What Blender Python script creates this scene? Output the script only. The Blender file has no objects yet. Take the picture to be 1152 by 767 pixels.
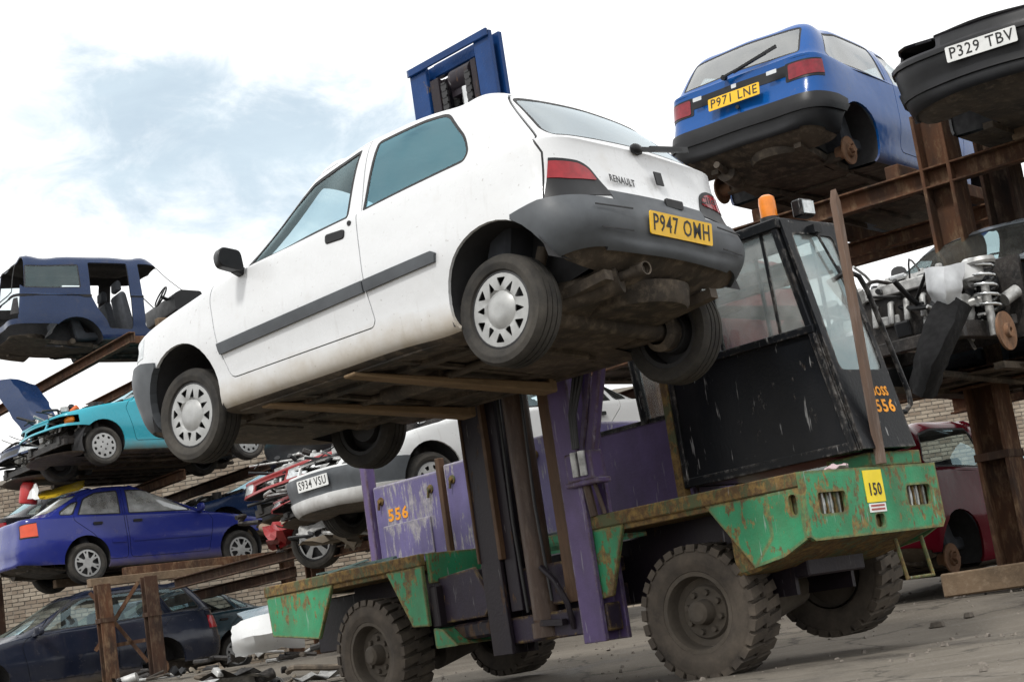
import bpy, bmesh, math, random
import numpy as np
from mathutils import Vector, Matrix
from mathutils.geometry import delaunay_2d_cdt

D = bpy.data
SC = bpy.context.scene
COL = SC.collection
PI = math.pi
R_ = math.radians

# ------------------------------------------------------------------ camera
CAM_H, PITCH, ROLL, FPX = 0.396, R_(10.1), R_(8.5), 1850.0
up_c = np.array([-math.sin(ROLL) * math.cos(PITCH), -math.cos(ROLL) * math.cos(PITCH), math.sin(PITCH)])
yw = np.array([0, 0, 1.0]); yw = yw - up_c * (yw @ up_c); yw /= np.linalg.norm(yw)
xw = np.cross(yw, up_c)
MCW = np.stack([xw, yw, up_c])                 # image axes (right, down, forward) -> world
cd = D.cameras.new('camera'); cam = D.objects.new('camera', cd); COL.objects.link(cam)
cd.sensor_width = 36.0; cd.lens = 36.0 * FPX / 1152.0
cd.clip_start = 0.05; cd.clip_end = 5000.0
rx, ry, rz = MCW[:, 0], -MCW[:, 1], -MCW[:, 2]
cam.matrix_world = Matrix(((rx[0], ry[0], rz[0], 0), (rx[1], ry[1], rz[1], 0), (rx[2], ry[2], rz[2], CAM_H), (0, 0, 0, 1)))
SC.camera = cam

# ------------------------------------------------------------------ sky, sun, exposure
SUN_EL, SUN_AZ = R_(50), R_(205)               # azimuth measured clockwise from +Y (behind and left of the camera)
wd = D.worlds.new('World'); SC.world = wd; wd.use_nodes = True
nt = wd.node_tree; nt.nodes.clear()
N_ = nt.nodes.new; LK = nt.links.new
out = N_('ShaderNodeOutputWorld'); bg = N_('ShaderNodeBackground')
sky = N_('ShaderNodeTexSky'); sky.sky_type = 'NISHITA'; sky.sun_disc = False
sky.sun_elevation = SUN_EL; sky.sun_rotation = SUN_AZ; sky.air_density = 1.0; sky.dust_density = 2.0
tc = N_('ShaderNodeTexCoord')
def vdot(vec):
    n = N_('ShaderNodeVectorMath'); n.operation = 'DOT_PRODUCT'; n.inputs[1].default_value = tuple(vec); LK(tc.outputs['Generated'], n.inputs[0]); return n.outputs['Value']
def wmath(op, a, b=0.0):
    n = N_('ShaderNodeMath'); n.operation = op
    for i, v in ((0, a), (1, b)):
        if hasattr(v, 'links'): LK(v, n.inputs[i])
        else: n.inputs[i].default_value = v
    return n.outputs[0]
def wnoise(scale, detail, rough, stretch=(1, 1, 1), dist=0.0):
    m = N_('ShaderNodeMapping'); m.inputs['Scale'].default_value = stretch; z = N_('ShaderNodeTexNoise')
    z.inputs['Scale'].default_value = scale; z.inputs['Detail'].default_value = detail; z.inputs['Roughness'].default_value = rough; z.inputs['Distortion'].default_value = dist
    LK(tc.outputs['Generated'], m.inputs[0]); LK(m.outputs[0], z.inputs['Vector']); return z.outputs['Fac']
pc = np.array([(250 - 576) / FPX, (165 - 383.5) / FPX, 1.0]); pc /= np.linalg.norm(pc)
pu = np.array([1.0, 0.10, 0.0]); pu -= pc * (pu @ pc); pu /= np.linalg.norm(pu); pv = np.cross(pc, pu)
du, dv = vdot(MCW @ pu), vdot(MCW @ pv)
r2 = wmath('ADD', wmath('POWER', wmath('ABSOLUTE', wmath('DIVIDE', du, 0.150)), 2.4), wmath('POWER', wmath('ABSOLUTE', wmath('DIVIDE', dv, 0.060)), 2.4))
big = wnoise(2.6, 4, 0.5, (1, 1, 2.0)); fine = wnoise(17.0, 8, 0.62, (1, 1, 1.6), 0.4)
# cloud cover: broken by a thin gap towards the upper left, and by chance elsewhere
gap = wmath('SUBTRACT', 1.15, r2)
gap = wmath('MAXIMUM', wmath('MAXIMUM', gap, -1.2), wmath('MULTIPLY', wmath('SUBTRACT', 0.30, big), 8.0))
gap = wmath('ADD', gap, wmath('MULTIPLY', wmath('SUBTRACT', fine, 0.5), 3.6))
mr = N_('ShaderNodeMapRange'); mr.interpolation_type = 'SMOOTHSTEP'; LK(gap, mr.inputs[0]); mr.inputs[1].default_value = -0.55; mr.inputs[2].default_value = 1.3; mr.inputs[3].default_value = 1.0; mr.inputs[4].default_value = 0.0
veil = wnoise(7.0, 7, 0.6, (1, 1, 3.0), 0.3)
cl = N_('ShaderNodeValToRGB'); cl.color_ramp.elements[0].position = .3; cl.color_ramp.elements[1].position = .7
cl.color_ramp.elements[0].color = (11.0, 11.15, 11.3, 1); cl.color_ramp.elements[1].color = (13.8, 13.75, 13.6, 1); LK(big, cl.inputs[0])
thin = N_('ShaderNodeMix'); thin.data_type = 'RGBA'; thin.inputs[7].default_value = (6.9, 8.2, 9.1, 1)
vm = N_('ShaderNodeMapRange'); LK(veil, vm.inputs[0]); vm.inputs[1].default_value = .3; vm.inputs[2].default_value = .7; vm.inputs[3].default_value = .72; vm.inputs[4].default_value = 1.0; LK(vm.outputs[0], thin.inputs[0]); LK(sky.outputs[0], thin.inputs[6])
mx = N_('ShaderNodeMix'); mx.data_type = 'RGBA'
LK(mr.outputs[0], mx.inputs[0]); LK(thin.outputs[2], mx.inputs[6]); LK(cl.outputs[0], mx.inputs[7])
LK(mx.outputs[2], bg.inputs[0]); bg.inputs[1].default_value = 0.1
LK(bg.outputs[0], out.inputs[0])

sl = D.lights.new('sun', 'SUN'); sun = D.objects.new('sun', sl); COL.objects.link(sun)
sl.energy = 2.0; sl.angle = R_(9); sl.color = (1.0, 0.97, 0.92)
sd = Vector((math.sin(SUN_AZ) * math.cos(SUN_EL), math.cos(SUN_AZ) * math.cos(SUN_EL), math.sin(SUN_EL)))
sun.rotation_euler = sd.to_track_quat('Z', 'Y').to_euler(); sun.location = (0, 0, 30)
SC.view_settings.view_transform = 'Standard'; SC.view_settings.look = 'None'
SC.view_settings.exposure = 0.12; SC.view_settings.gamma = 1.0
SC.cycles.max_bounces = 8; SC.cycles.transparent_max_bounces = 16; SC.cycles.caustics_reflective = False; SC.cycles.caustics_refractive = False
SC.cycles.use_denoising = True

# ------------------------------------------------------------------ materials
MATS = {}
class NT:
    def __init__(s, name):
        s.m = D.materials.new(name); s.m.use_nodes = True; s.t = s.m.node_tree
        s.b = s.t.nodes['Principled BSDF']; MATS[name] = s.m
    def n(s, ty, **kw):
        o = s.t.nodes.new(ty)
        for k, v in kw.items(): setattr(o, k, v)
        return o
    def l(s, a, b): s.t.links.new(a, b)
    def coord(s, kind='Object', scale=(1, 1, 1), loc=(0, 0, 0)):
        t = s.n('ShaderNodeTexCoord'); m = s.n('ShaderNodeMapping')
        m.inputs['Scale'].default_value = scale; m.inputs['Location'].default_value = loc
        s.l(t.outputs[kind], m.inputs[0]); return m.outputs[0]
    def noise(s, vec, scale, detail=5, rough=0.55, lo=0.4, hi=0.6):
        z = s.n('ShaderNodeTexNoise'); z.inputs['Scale'].default_value = scale; z.inputs['Detail'].default_value = detail
        z.inputs['Roughness'].default_value = rough; s.l(vec, z.inputs['Vector'])
        r = s.n('ShaderNodeMapRange'); r.inputs[1].default_value = lo; r.inputs[2].default_value = hi
        s.l(z.outputs['Fac'], r.inputs[0]); return r.outputs[0]
    def mix(s, f, a, b):
        m = s.n('ShaderNodeMix', data_type='RGBA')
        for i, v in ((0, f), (6, a), (7, b)):
            if hasattr(v, 'is_linked') or hasattr(v, 'links'): s.l(v, m.inputs[i])
            elif i == 0: m.inputs[0].default_value = v
            else: m.inputs[i].default_value = (*v, 1)
        return m.outputs[2]
    def math(s, op, a, b=0.0):
        m = s.n('ShaderNodeMath', operation=op)
        for i, v in ((0, a), (1, b)):
            if hasattr(v, 'links'): s.l(v, m.inputs[i])
            else: m.inputs[i].default_value = v
        return m.outputs[0]
    def val(s, f, a, b):
        r = s.n('ShaderNodeMapRange'); s.l(f, r.inputs[0]); r.inputs[3].default_value = a; r.inputs[4].default_value = b; return r.outputs[0]
    def bump(s, h, strength=0.3, dist=0.01):
        b = s.n('ShaderNodeBump'); b.inputs['Strength'].default_value = strength; b.inputs['Distance'].default_value = dist
        s.l(h, b.inputs['Height']); s.l(b.outputs[0], s.b.inputs['Normal'])
    def set(s, **kw):
        for k, v in kw.items():
            i = s.b.inputs[k.replace('_', ' ')]
            if hasattr(v, 'links'): s.l(v, i)
            elif isinstance(v, tuple): i.default_value = (*v, 1) if len(v) == 3 else v
            else: i.default_value = v

def simple(name, col, rough=0.5, metal=0.0, var=0.15, scale=9.0, spec=0.5, bump=0.0):
    if name in MATS: return MATS[name]
    t = NT(name); v = t.coord()
    f = t.noise(v, scale, 6, 0.6, 0.3, 0.7)
    t.set(Base_Color=t.mix(f, tuple(c * (1 - var) for c in col), tuple(min(1, c * (1 + var)) for c in col)),
          Roughness=t.val(t.noise(v, scale * 2.3, 4, 0.5, 0.3, 0.7), max(0.03, rough * 0.85), min(1, rough * 1.15)), Metallic=metal, Specular_IOR_Level=spec)
    if bump: t.bump(t.noise(v, scale * 6, 3, 0.6, 0, 1), bump, 0.004)
    return t.m

def car_paint(name, col, dirt=(0.20, 0.16, 0.11), dirt_h=0.42, rough=0.22, fade=0.25, scratch=0.0, metal=0.0, dirt_amt=1.0, coat=0.22, spec=0.35):
    if name in MATS: return MATS[name]
    t = NT(name); v = t.coord()
    sep = t.n('ShaderNodeSeparateXYZ'); t.l(v, sep.inputs[0])
    # road dirt thrown up along the sills, ragged edge
    hgt = t.n('ShaderNodeMapRange'); t.l(sep.outputs[2], hgt.inputs[0])
    hgt.inputs[1].default_value = dirt_h; hgt.inputs[2].default_value = dirt_h - 0.26; hgt.inputs[3].default_value = -0.30; hgt.inputs[4].default_value = 0.75
    n1 = t.noise(v, 5.0, 8, 0.65, 0.25, 0.75)
    f = t.math('ADD', hgt.outputs[0], t.math('MULTIPLY', n1, 0.45))
    cl = t.n('ShaderNodeClamp'); t.l(f, cl.inputs[0]); cl.inputs[2].default_value = 0.9 * dirt_amt
    # film of dust in patches
    film = t.math('MULTIPLY', t.noise(v, 2.1, 7, 0.7, 0.45, 0.85), fade * 0.6)
    spots = t.math('MULTIPLY', t.noise(v, 42, 2, 0.5, 0.70, 0.74), 0.35)
    c0 = t.mix(film, col, tuple(0.55 * c + 0.45 * d for c, d in zip(col, (0.42, 0.40, 0.36))))
    c1 = t.mix(spots, c0, (0.12, 0.09, 0.06))
    runs = t.math('MULTIPLY', t.noise(t.coord('Object', (1, 1, 0.10)), 16, 5, 0.6, 0.60, 0.72), 0.16 * min(1.0, fade * 2)); c1 = t.mix(runs, c1, (0.20, 0.17, 0.13))
    scf = t.math('MULTIPLY', t.noise(t.coord('Object', (0.35, 1, 2.2), (1.3, 0, .4)), 9, 6, 0.7, 0.66, 0.72), 0.30 * min(1.0, fade * 2)); c1 = t.mix(scf, c1, (0.30, 0.29, 0.28))
    c2 = t.mix(cl.outputs[0], c1, dirt)
    if scratch:
        sv = t.coord('Object', (3, 3, 30)); sc_ = t.math('MULTIPLY', t.noise(sv, 7, 3, 0.5, 0.66, 0.70), scratch)
        c2 = t.mix(sc_, c2, (0.5, 0.5, 0.48))
    t.set(Base_Color=c2, Metallic=metal, Roughness=t.math('ADD', t.math('MULTIPLY', cl.outputs[0], 0.5), t.val(n1, rough * 0.8, rough * 1.5)), Coat_Weight=coat, Coat_Roughness=0.05, Specular_IOR_Level=spec)
    t.bump(t.math('ADD', t.noise(v, 2.2, 3, 0.5, 0.2, 0.8), t.math('MULTIPLY', t.noise(v, 9, 2, 0.5, 0.3, 0.7), 0.12)), 0.35, 0.016)
    return t.m

def glass_mat(name, tint=(0.50, 0.68, 0.72), dirt=0.12, rough=0.02, dirtcol=(0.45, 0.45, 0.42), ior=1.8, refl=(0.62, 0.86, 0.92)):  # default refl is teal, blue sky painted into the reflections
    if name in MATS: return MATS[name]
    t = NT(name); v = t.coord(); o = t.t.nodes['Material Output']
    tr = t.n('ShaderNodeBsdfTransparent'); tr.inputs[0].default_value = (*tint, 1)
    gl = t.n('ShaderNodeBsdfGlossy'); gl.inputs['Roughness'].default_value = rough; gl.inputs[0].default_value = (*refl, 1)
    lw = t.n('ShaderNodeLayerWeight'); lw.inputs[0].default_value = 0.5; f0 = ((ior - 1) / (ior + 1)) ** 2      # reflectance of a thin pane, the same from both sides
    fr = t.val(t.math('POWER', lw.outputs['Facing'], 4.0), f0, 0.92)
    m1 = t.n('ShaderNodeMixShader'); t.l(fr, m1.inputs[0]); t.l(tr.outputs[0], m1.inputs[1]); t.l(gl.outputs[0], m1.inputs[2])
    df = t.n('ShaderNodeBsdfDiffuse'); df.inputs[0].default_value = (*dirtcol, 1)
    m2 = t.n('ShaderNodeMixShader'); t.l(t.val(t.noise(v, 3.0, 7, 0.65, 0.35, 0.75), dirt * 0.4, dirt * 1.8), m2.inputs[0])
    t.l(m1.outputs[0], m2.inputs[1]); t.l(df.outputs[0], m2.inputs[2]); t.l(m2.outputs[0], o.inputs[0])
    t.m.use_backface_culling = False
    return t.m

def rust_mat(name, base=(0.075, 0.055, 0.045), rust=(0.17, 0.075, 0.035), amt=0.5, scale=4.0, rough=0.85, streak=(1, 1, 0.35), pale=(0.26, 0.19, 0.13)):
    if name in MATS: return MATS[name]
    t = NT(name); v = t.coord('Object', streak)
    f = t.noise(v, scale, 9, 0.68, 0.5 - amt * 0.35, 0.72 - amt * 0.3)
    g = t.noise(v, scale * 4.1, 7, 0.7, 0.5, 0.8)
    c = t.mix(g, t.mix(f, base, rust), pale)
    t.set(Base_Color=c, Roughness=rough, Specular_IOR_Level=0.25)
    t.bump(t.noise(v, scale * 9, 6, 0.7, 0.2, 0.8), 0.5, 0.004)
    return t.m

def worn_paint(name, col, under=(0.16, 0.095, 0.05), amt=0.35, scale=3.0, rough=0.5, dirt=(0.10, 0.085, 0.065), dirt_amt=0.5, streak=(1, 1, 0.45), bare=(0.30, 0.21, 0.07), col2=None, edge=0.0, spec=0.22, scuff=0.5, erad=0.03):
    if name in MATS: return MATS[name]
    t = NT(name); v = t.coord('Object', streak); v0 = t.coord('Object')
    fine = t.noise(v, scale * 5.5, 10, 0.74, 0.0, 1.0)
    patch = t.noise(v0, scale * 0.8, 4, 0.55, 0.0, 1.0)
    w = t.math('ADD', t.math('MULTIPLY', fine, 0.62), t.math('MULTIPLY', patch, 0.38))
    if edge:
        bv = t.n('ShaderNodeBevel', samples=4); bv.inputs['Radius'].default_value = erad
        ge = t.n('ShaderNodeNewGeometry'); dp = t.n('ShaderNodeVectorMath', operation='DOT_PRODUCT'); t.l(bv.outputs[0], dp.inputs[0]); t.l(ge.outputs['Normal'], dp.inputs[1])
        em = t.n('ShaderNodeMapRange'); t.l(dp.outputs['Value'], em.inputs[0]); em.inputs[1].default_value = 1.0; em.inputs[2].default_value = 0.93; em.inputs[3].default_value = 0.0; em.inputs[4].default_value = 1.0
        w = t.math('ADD', w, t.math('MULTIPLY', em.outputs[0], edge))
    th = 0.665 - amt * 0.22
    cm = t.n('ShaderNodeMapRange'); t.l(w, cm.inputs[0]); cm.inputs[1].default_value = th; cm.inputs[2].default_value = th + 0.035; chip = cm.outputs[0]
    shade = t.noise(v0, scale * 0.7, 5, 0.6, 0.3, 0.7)
    c = t.mix(shade, tuple(x * 0.75 for x in col), col2 or tuple(min(1, x * 1.2) for x in col))
    u = t.mix(t.noise(v0, scale * 5, 6, 0.7, 0.42, 0.62), under, bare)
    c = t.mix(chip, c, u)
    dz = t.math('MULTIPLY', t.noise(v, scale * 1.1, 9, 0.7, 0.42, 0.75), dirt_amt)
    c = t.mix(dz, c, dirt)
    scr = t.math('MULTIPLY', t.noise(t.coord('Object', (1, 1, 0.12)), 24, 3, 0.6, 0.66, 0.70), scuff)
    c = t.mix(scr, c, tuple(0.4 * x + 0.25 for x in col))
    t.set(Base_Color=c, Roughness=t.math('ADD', t.math('MULTIPLY', chip, 0.3), rough), Specular_IOR_Level=spec)
    t.bump(t.math('SUBTRACT', t.noise(v0, scale * 14, 4, 0.6, 0.2, 0.8), t.math('MULTIPLY', chip, 1.0)), 0.25, 0.004)
    return t.m

M_WHITE = car_paint('white_paint', (0.66, 0.675, 0.69), dirt=(0.33, 0.26, 0.16), dirt_h=0.355, fade=0.55, rough=0.24)
M_BLUE = car_paint('blue_paint', (0.003, 0.070, 0.27), dirt_h=0.30, rough=0.16, fade=0.03, coat=.12, spec=.28)
M_VIOLET = car_paint('violet_paint', (0.020, 0.030, 0.20), dirt_h=0.36, rough=0.18, fade=0.08, coat=.12, spec=.3)
M_TEAL = car_paint('teal_paint', (0.03, 0.33, 0.42), dirt_h=0.36, rough=0.25, fade=0.2)
M_NAVY = car_paint('navy_paint', (0.008, 0.024, 0.075), dirt_h=0.5, rough=0.24, fade=0.07, coat=.15, spec=.3)
M_ESTATE = car_paint('estate_paint', (0.010, 0.014, 0.028), dirt_h=0.35, rough=0.2, fade=0.15)
M_BLACK = car_paint('black_paint', (0.010, 0.010, 0.014), dirt_h=0.2, rough=0.22, fade=0.15)
M_MAROON = car_paint('maroon_paint', (0.115, 0.005, 0.014), dirt_h=0.15, rough=0.10, fade=0.0, coat=.0, spec=.10)
M_REDCAR = car_paint('red_paint', (0.25, 0.014, 0.016), dirt_h=0.5, rough=0.3, fade=0.3)
M_OFFWHITE = car_paint('dirty_white_paint', (0.60, 0.61, 0.61), dirt=(.18, .16, .14), dirt_h=0.40, rough=0.35, fade=0.8)
M_SILVER = car_paint('silver_paint', (0.34, 0.38, 0.42), dirt_h=0.4, rough=0.25, fade=0.3, metal=0.4)
M_DKTEAL = car_paint('dark_teal_paint', (0.02, 0.06, 0.085), dirt_h=0.4, rough=0.2, fade=0.3)
M_PLASTIC = simple('grey_bumper_plastic', (0.070, 0.077, 0.085), 0.5, var=0.3, scale=3.5, spec=.35, bump=0.05)
M_DKPLASTIC = simple('black_plastic', (0.011, 0.0115, 0.013), 0.42, var=0.3, scale=5, spec=.3)
M_REARGLASS = glass_mat('pale_rear_glass', (0.80, 0.88, 0.92), 0.12, ior=3.6, refl=(0.84, 0.94, 1.0))
M_RUBBER = simple('matt_rubber', (0.006, 0.006, 0.0065), 0.75, var=.3, spec=.15)
M_PALEGLASS = glass_mat('brightened_side_glass', (0.70, 0.78, 0.80), 0.40, ior=3.2, refl=(0.92, 0.96, 0.98), dirtcol=(0.60, 0.61, 0.60))  # pale film painted over the panes, standing in for bright sky light
M_SEAL = simple('rubber_seal', (0.012, 0.012, 0.013), 0.6)
M_LINING = simple('dark_lining', (0.03, 0.03, 0.032), 0.85)
M_SEAT = simple('seat_cloth', (0.05, 0.055, 0.065), 0.95, var=0.25)
M_UNDER = rust_mat('underbody', (0.036, 0.032, 0.028), (0.095, 0.076, 0.058), 0.4, 3.0, 0.7, (1, 1, 1), (0.22, 0.18, 0.135))
M_GLASS = glass_mat('car_glass', (0.84, 0.93, 0.95), 0.05)
M_GLASSD = glass_mat('sky_teal_glass', (0.62, 0.82, 0.86), 0.05, ior=2.9, refl=(0.36, 0.74, 0.88))  # teal put into the reflection colour to imitate mirrored blue sky
M_GLASSC = glass_mat('clear_dusty_glass', (0.75, 0.82, 0.83), 0.22, ior=2.6, refl=(0.80, 0.92, 0.95))
M_GLASST = glass_mat('teal_glass', (0.70, 0.82, 0.84), 0.10, ior=3.0, refl=(0.62, 0.86, 0.90))
M_CABGLASS = glass_mat('cab_glass', (0.90, 0.93, 0.92), 0.20, dirtcol=(0.66, 0.67, 0.66))
M_GLASSB = glass_mat('bright_glass', (0.62, 0.72, 0.74), 0.14, ior=3.4, refl=(0.95, 0.97, 0.98))
def tyre_mat(name, col, dusty):
    t = NT(name); v = t.coord()
    f = t.noise(v, 6, 7, 0.65, 0.35, 0.75)
    t.set(Base_Color=t.mix(f, col, dusty), Roughness=0.85, Specular_IOR_Level=0.3)
    t.bump(t.noise(v, 60, 3, 0.6, 0.2, 0.8), 0.25, 0.003); return t.m
M_TYRE = tyre_mat('tyre_rubber', (0.025, 0.024, 0.023), (0.075, 0.068, 0.058))
M_TYREMUD = tyre_mat('muddy_tyre_rubber', (0.045, 0.038, 0.032), (0.115, 0.094, 0.073))
M_HUB = simple('hubcap_silver', (0.36, 0.365, 0.36), 0.42, 0.25, 0.18, 12)
M_STEEL = simple('wheel_steel', (0.04, 0.04, 0.042), 0.6, 0.2, 0.3)
M_BRAKE = rust_mat('brake_rust', (0.09, 0.06, 0.045), (0.22, 0.12, 0.07), 0.6, 14)
M_MUDHUB = simple('muddy_hub', (0.075, 0.062, 0.048), 0.9, 0, 0.3, 7, bump=0.2)
M_LAMPRED = simple('red_lens', (0.27, 0.009, 0.016), 0.12, 0, 0.25, 20)
M_LAMPDEEP = simple('deep_red_lens', (0.20, 0.008, 0.018), 0.12, 0, 0.3, 20)
M_LAMPDARK = simple('smoked_lens', (0.05, 0.008, 0.012), 0.15, 0, 0.2)
M_LAMPORANGE = simple('amber_lens', (0.75, 0.22, 0.02), 0.18, 0, 0.2)
M_LAMPCLEAR = simple('headlamp_glass', (0.52, 0.55, 0.56), 0.12, 0.35, 0.35, 22)
M_YPLATE = simple('yellow_plate', (0.80, 0.47, 0.015), 0.4, 0, 0.12)
M_WPLATE = simple('white_plate', (0.74, 0.75, 0.74), 0.4, 0, 0.12)
M_INK = simple('black_ink', (0.012, 0.012, 0.012), 0.5)
M_CHROME = simple('dull_chrome', (0.55, 0.56, 0.56), 0.22, 0.9, 0.2)
M_ALU = simple('cast_aluminium', (0.42, 0.42, 0.41), 0.5, 0.5, 0.45, 14, bump=0.15)
M_ENGINE = rust_mat('oily_engine', (0.014, 0.0135, 0.0135), (0.034, 0.029, 0.026), 0.35, 9, 0.45, (1, 1, 1), (0.085, 0.078, 0.072))
M_RUST = rust_mat('rack_rust', (0.036, 0.025, 0.020), (0.098, 0.046, 0.025), 0.5, 3.2, 0.9, (1, 1, 0.4), (0.24, 0.165, 0.10))
M_RUSTD = rust_mat('dark_rack_rust', (0.024, 0.018, 0.016), (0.060, 0.032, 0.021), 0.5, 3.2, 0.9, (1, 1, 0.4), (0.15, 0.11, 0.075))

# ------------------------------------------------------------------ mesh helpers
def finish(me, mat, smooth=None):
    if mat is not None: me.materials.append(mat)
    if smooth is not None:
        me.polygons.foreach_set('use_smooth', [True] * len(me.polygons))
        me.set_sharp_from_angle(angle=R_(smooth))
    return me

def link(name, me, parent=None):
    o = D.objects.new(name, me); COL.objects.link(o)
    if parent is not None: o.parent = parent
    return o

def tag(o, label=None, cat=None, group=None, kind=None):
    if label: o['label'] = label
    if cat: o['category'] = cat
    if group: o['group'] = group
    if kind: o['kind'] = kind
    return o

def empty(name, loc=(0, 0, 0), rz=0.0, parent=None, mat=None):
    o = D.objects.new(name, None); COL.objects.link(o)
    o.empty_display_size = 0.2
    if mat is not None: o.matrix_world = mat
    else: o.location = loc; o.rotation_euler = (0, 0, rz)
    if parent is not None: o.parent = parent
    return o

def frame_from(d, up=None):
    d = Vector(d).normalized()
    u = Vector(up) if up is not None else (Vector((0, 0, 1)) if abs(d.z) < 0.95 else Vector((1, 0, 0)))
    a = u.cross(d)
    if a.length < 1e-6: a = Vector((1, 0, 0)).cross(d)
    a.normalize(); b = d.cross(a); return a, b, d

class MB:
    def __init__(s): s.v = []; s.f = []
    def add(s, vs, fs):
        o = len(s.v); s.v += [tuple(p) for p in vs]; s.f += [tuple(i + o for i in f) for f in fs]; return s
    def box(s, c, size, rot=None, taper=1.0):
        hx, hy, hz_ = (k / 2 for k in size); vs = []
        for z in (-hz_, hz_):
            k = taper if z > 0 else 1.0
            for x, y in ((-hx, -hy), (hx, -hy), (hx, hy), (-hx, hy)): vs.append(Vector((x * k, y * k, z)))
        if rot is not None: vs = [rot @ p for p in vs]
        c = Vector(c)
        return s.add([p + c for p in vs], [(3, 2, 1, 0), (4, 5, 6, 7), (0, 1, 5, 4), (1, 2, 6, 5), (2, 3, 7, 6), (3, 0, 4, 7)])
    def bx(s, x0, x1, y0, y1, z0, z1):
        return s.box(((x0 + x1) / 2, (y0 + y1) / 2, (z0 + z1) / 2), (abs(x1 - x0), abs(y1 - y0), abs(z1 - z0)))
    def bar(s, p, q, w, h, up=None):
        p, q = Vector(p), Vector(q); a, b, d = frame_from(q - p, up)
        vs = [e + a * x * w / 2 + b * y * h / 2 for e in (p, q) for x, y in ((-1, -1), (1, -1), (1, 1), (-1, 1))]
        return s.add(vs, [(3, 2, 1, 0), (4, 5, 6, 7), (0, 1, 5, 4), (1, 2, 6, 5), (2, 3, 7, 6), (3, 0, 4, 7)])
    def channel(s, p, q, w, h, th, up=None, open_side=1):
        """U-channel: web plus two flanges, open towards +b*open_side"""
        p, q = Vector(p), Vector(q); a, b, d = frame_from(q - p, up); o = open_side
        prof = [(-w / 2, -h / 2 * o), (w / 2, -h / 2 * o), (w / 2, h / 2 * o), (w / 2 - th, h / 2 * o), (w / 2 - th, (-h / 2 + th) * o), (-w / 2 + th, (-h / 2 + th) * o), (-w / 2 + th, h / 2 * o), (-w / 2, h / 2 * o)]
        return s.sweep(prof, p, q, a, b)
    def ibeam(s, p, q, w, h, th, up=None):
        p, q = Vector(p), Vector(q); a, b, d = frame_from(q - p, up); t = th / 2
        prof = [(-w / 2, -h / 2), (w / 2, -h / 2), (w / 2, -h / 2 + th), (t, -h / 2 + th), (t, h / 2 - th), (w / 2, h / 2 - th), (w / 2, h / 2), (-w / 2, h / 2), (-w / 2, h / 2 - th), (-t, h / 2 - th), (-t, -h / 2 + th), (-w / 2, -h / 2 + th)]
        return s.sweep(prof, p, q, a, b)
    def sweep(s, prof, p, q, a, b):
        n = len(prof); vs = [e + a * x + b * y for e in (p, q) for x, y in prof]
        fs = [(i, (i + 1) % n, n + (i + 1) % n, n + i) for i in range(n)] + [tuple(reversed(range(n))), tuple(range(n, 2 * n))]
        return s.add(vs, fs)
    def cyl(s, p, q, r0, r1=None, n=16, caps=True):
        p, q = Vector(p), Vector(q); r1 = r0 if r1 is None else r1; a, b, d = frame_from(q - p)
        vs = [e + (a * math.cos(2 * PI * i / n) + b * math.sin(2 * PI * i / n)) * r for e, r in ((p, r0), (q, r1)) for i in range(n)]
        fs = [(i, (i + 1) % n, n + (i + 1) % n, n + i) for i in range(n)]
        if caps: fs += [tuple(reversed(range(n))), tuple(range(n, 2 * n))]
        return s.add(vs, fs)
    def tube(s, pts, r, n=8, closed=False):
        pts = [Vector(p) for p in pts]; m = len(pts); vs = []; a = None
        for i, p in enumerate(pts):
            d = (pts[min(i + 1, m - 1)] - pts[max(i - 1, 0)]) if not closed else pts[(i + 1) % m] - pts[i - 1]
            if d.length < 1e-9: d = Vector((0, 0, 1))
            d.normalize()
            if a is None: a, b, _ = frame_from(d)
            else:
                a = a - d * a.dot(d); a.normalize(); b = d.cross(a)
            rr = r[i] if isinstance(r, (list, tuple)) else r
            vs += [p + (a * math.cos(2 * PI * k / n) + b * math.sin(2 * PI * k / n)) * rr for k in range(n)]
        fs = [(i * n + k, i * n + (k + 1) % n, ((i + 1) % m) * n + (k + 1) % n, ((i + 1) % m) * n + k) for i in range(m if closed else m - 1) for k in range(n)]
        if not closed: fs += [tuple(reversed(range(n))), tuple(range((m - 1) * n, m * n))]
        return s.add(vs, fs)
    def lathe(s, prof, o, axis, n=32, cap=False):
        """prof: (radius, along)"""
        o = Vector(o); a, b, d = frame_from(axis); vs = []
        for r, h in prof:
            vs += [o + d * h + (a * math.cos(2 * PI * k / n) + b * math.sin(2 * PI * k / n)) * r for k in range(n)]
        fs = [(i * n + k, i * n + (k + 1) % n, (i + 1) * n + (k + 1) % n, (i + 1) * n + k) for i in range(len(prof) - 1) for k in range(n)]
        if cap: fs += [tuple(reversed(range(n))), tuple(range((len(prof) - 1) * n, len(prof) * n))]
        return s.add(vs, fs)
    def prism(s, poly, o, ax, ay, depth):
        """poly in (ax, ay) plane at o, extruded by vector depth"""
        o, ax, ay, dp = Vector(o), Vector(ax), Vector(ay), Vector(depth); n = len(poly)
        vs = [o + ax * x + ay * y + e for e in (Vector(), dp) for x, y in poly]
        fs = [(i, (i + 1) % n, n + (i + 1) % n, n + i) for i in range(n)] + [tuple(reversed(range(n))), tuple(range(n, 2 * n))]
        return s.add(vs, fs)
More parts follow.
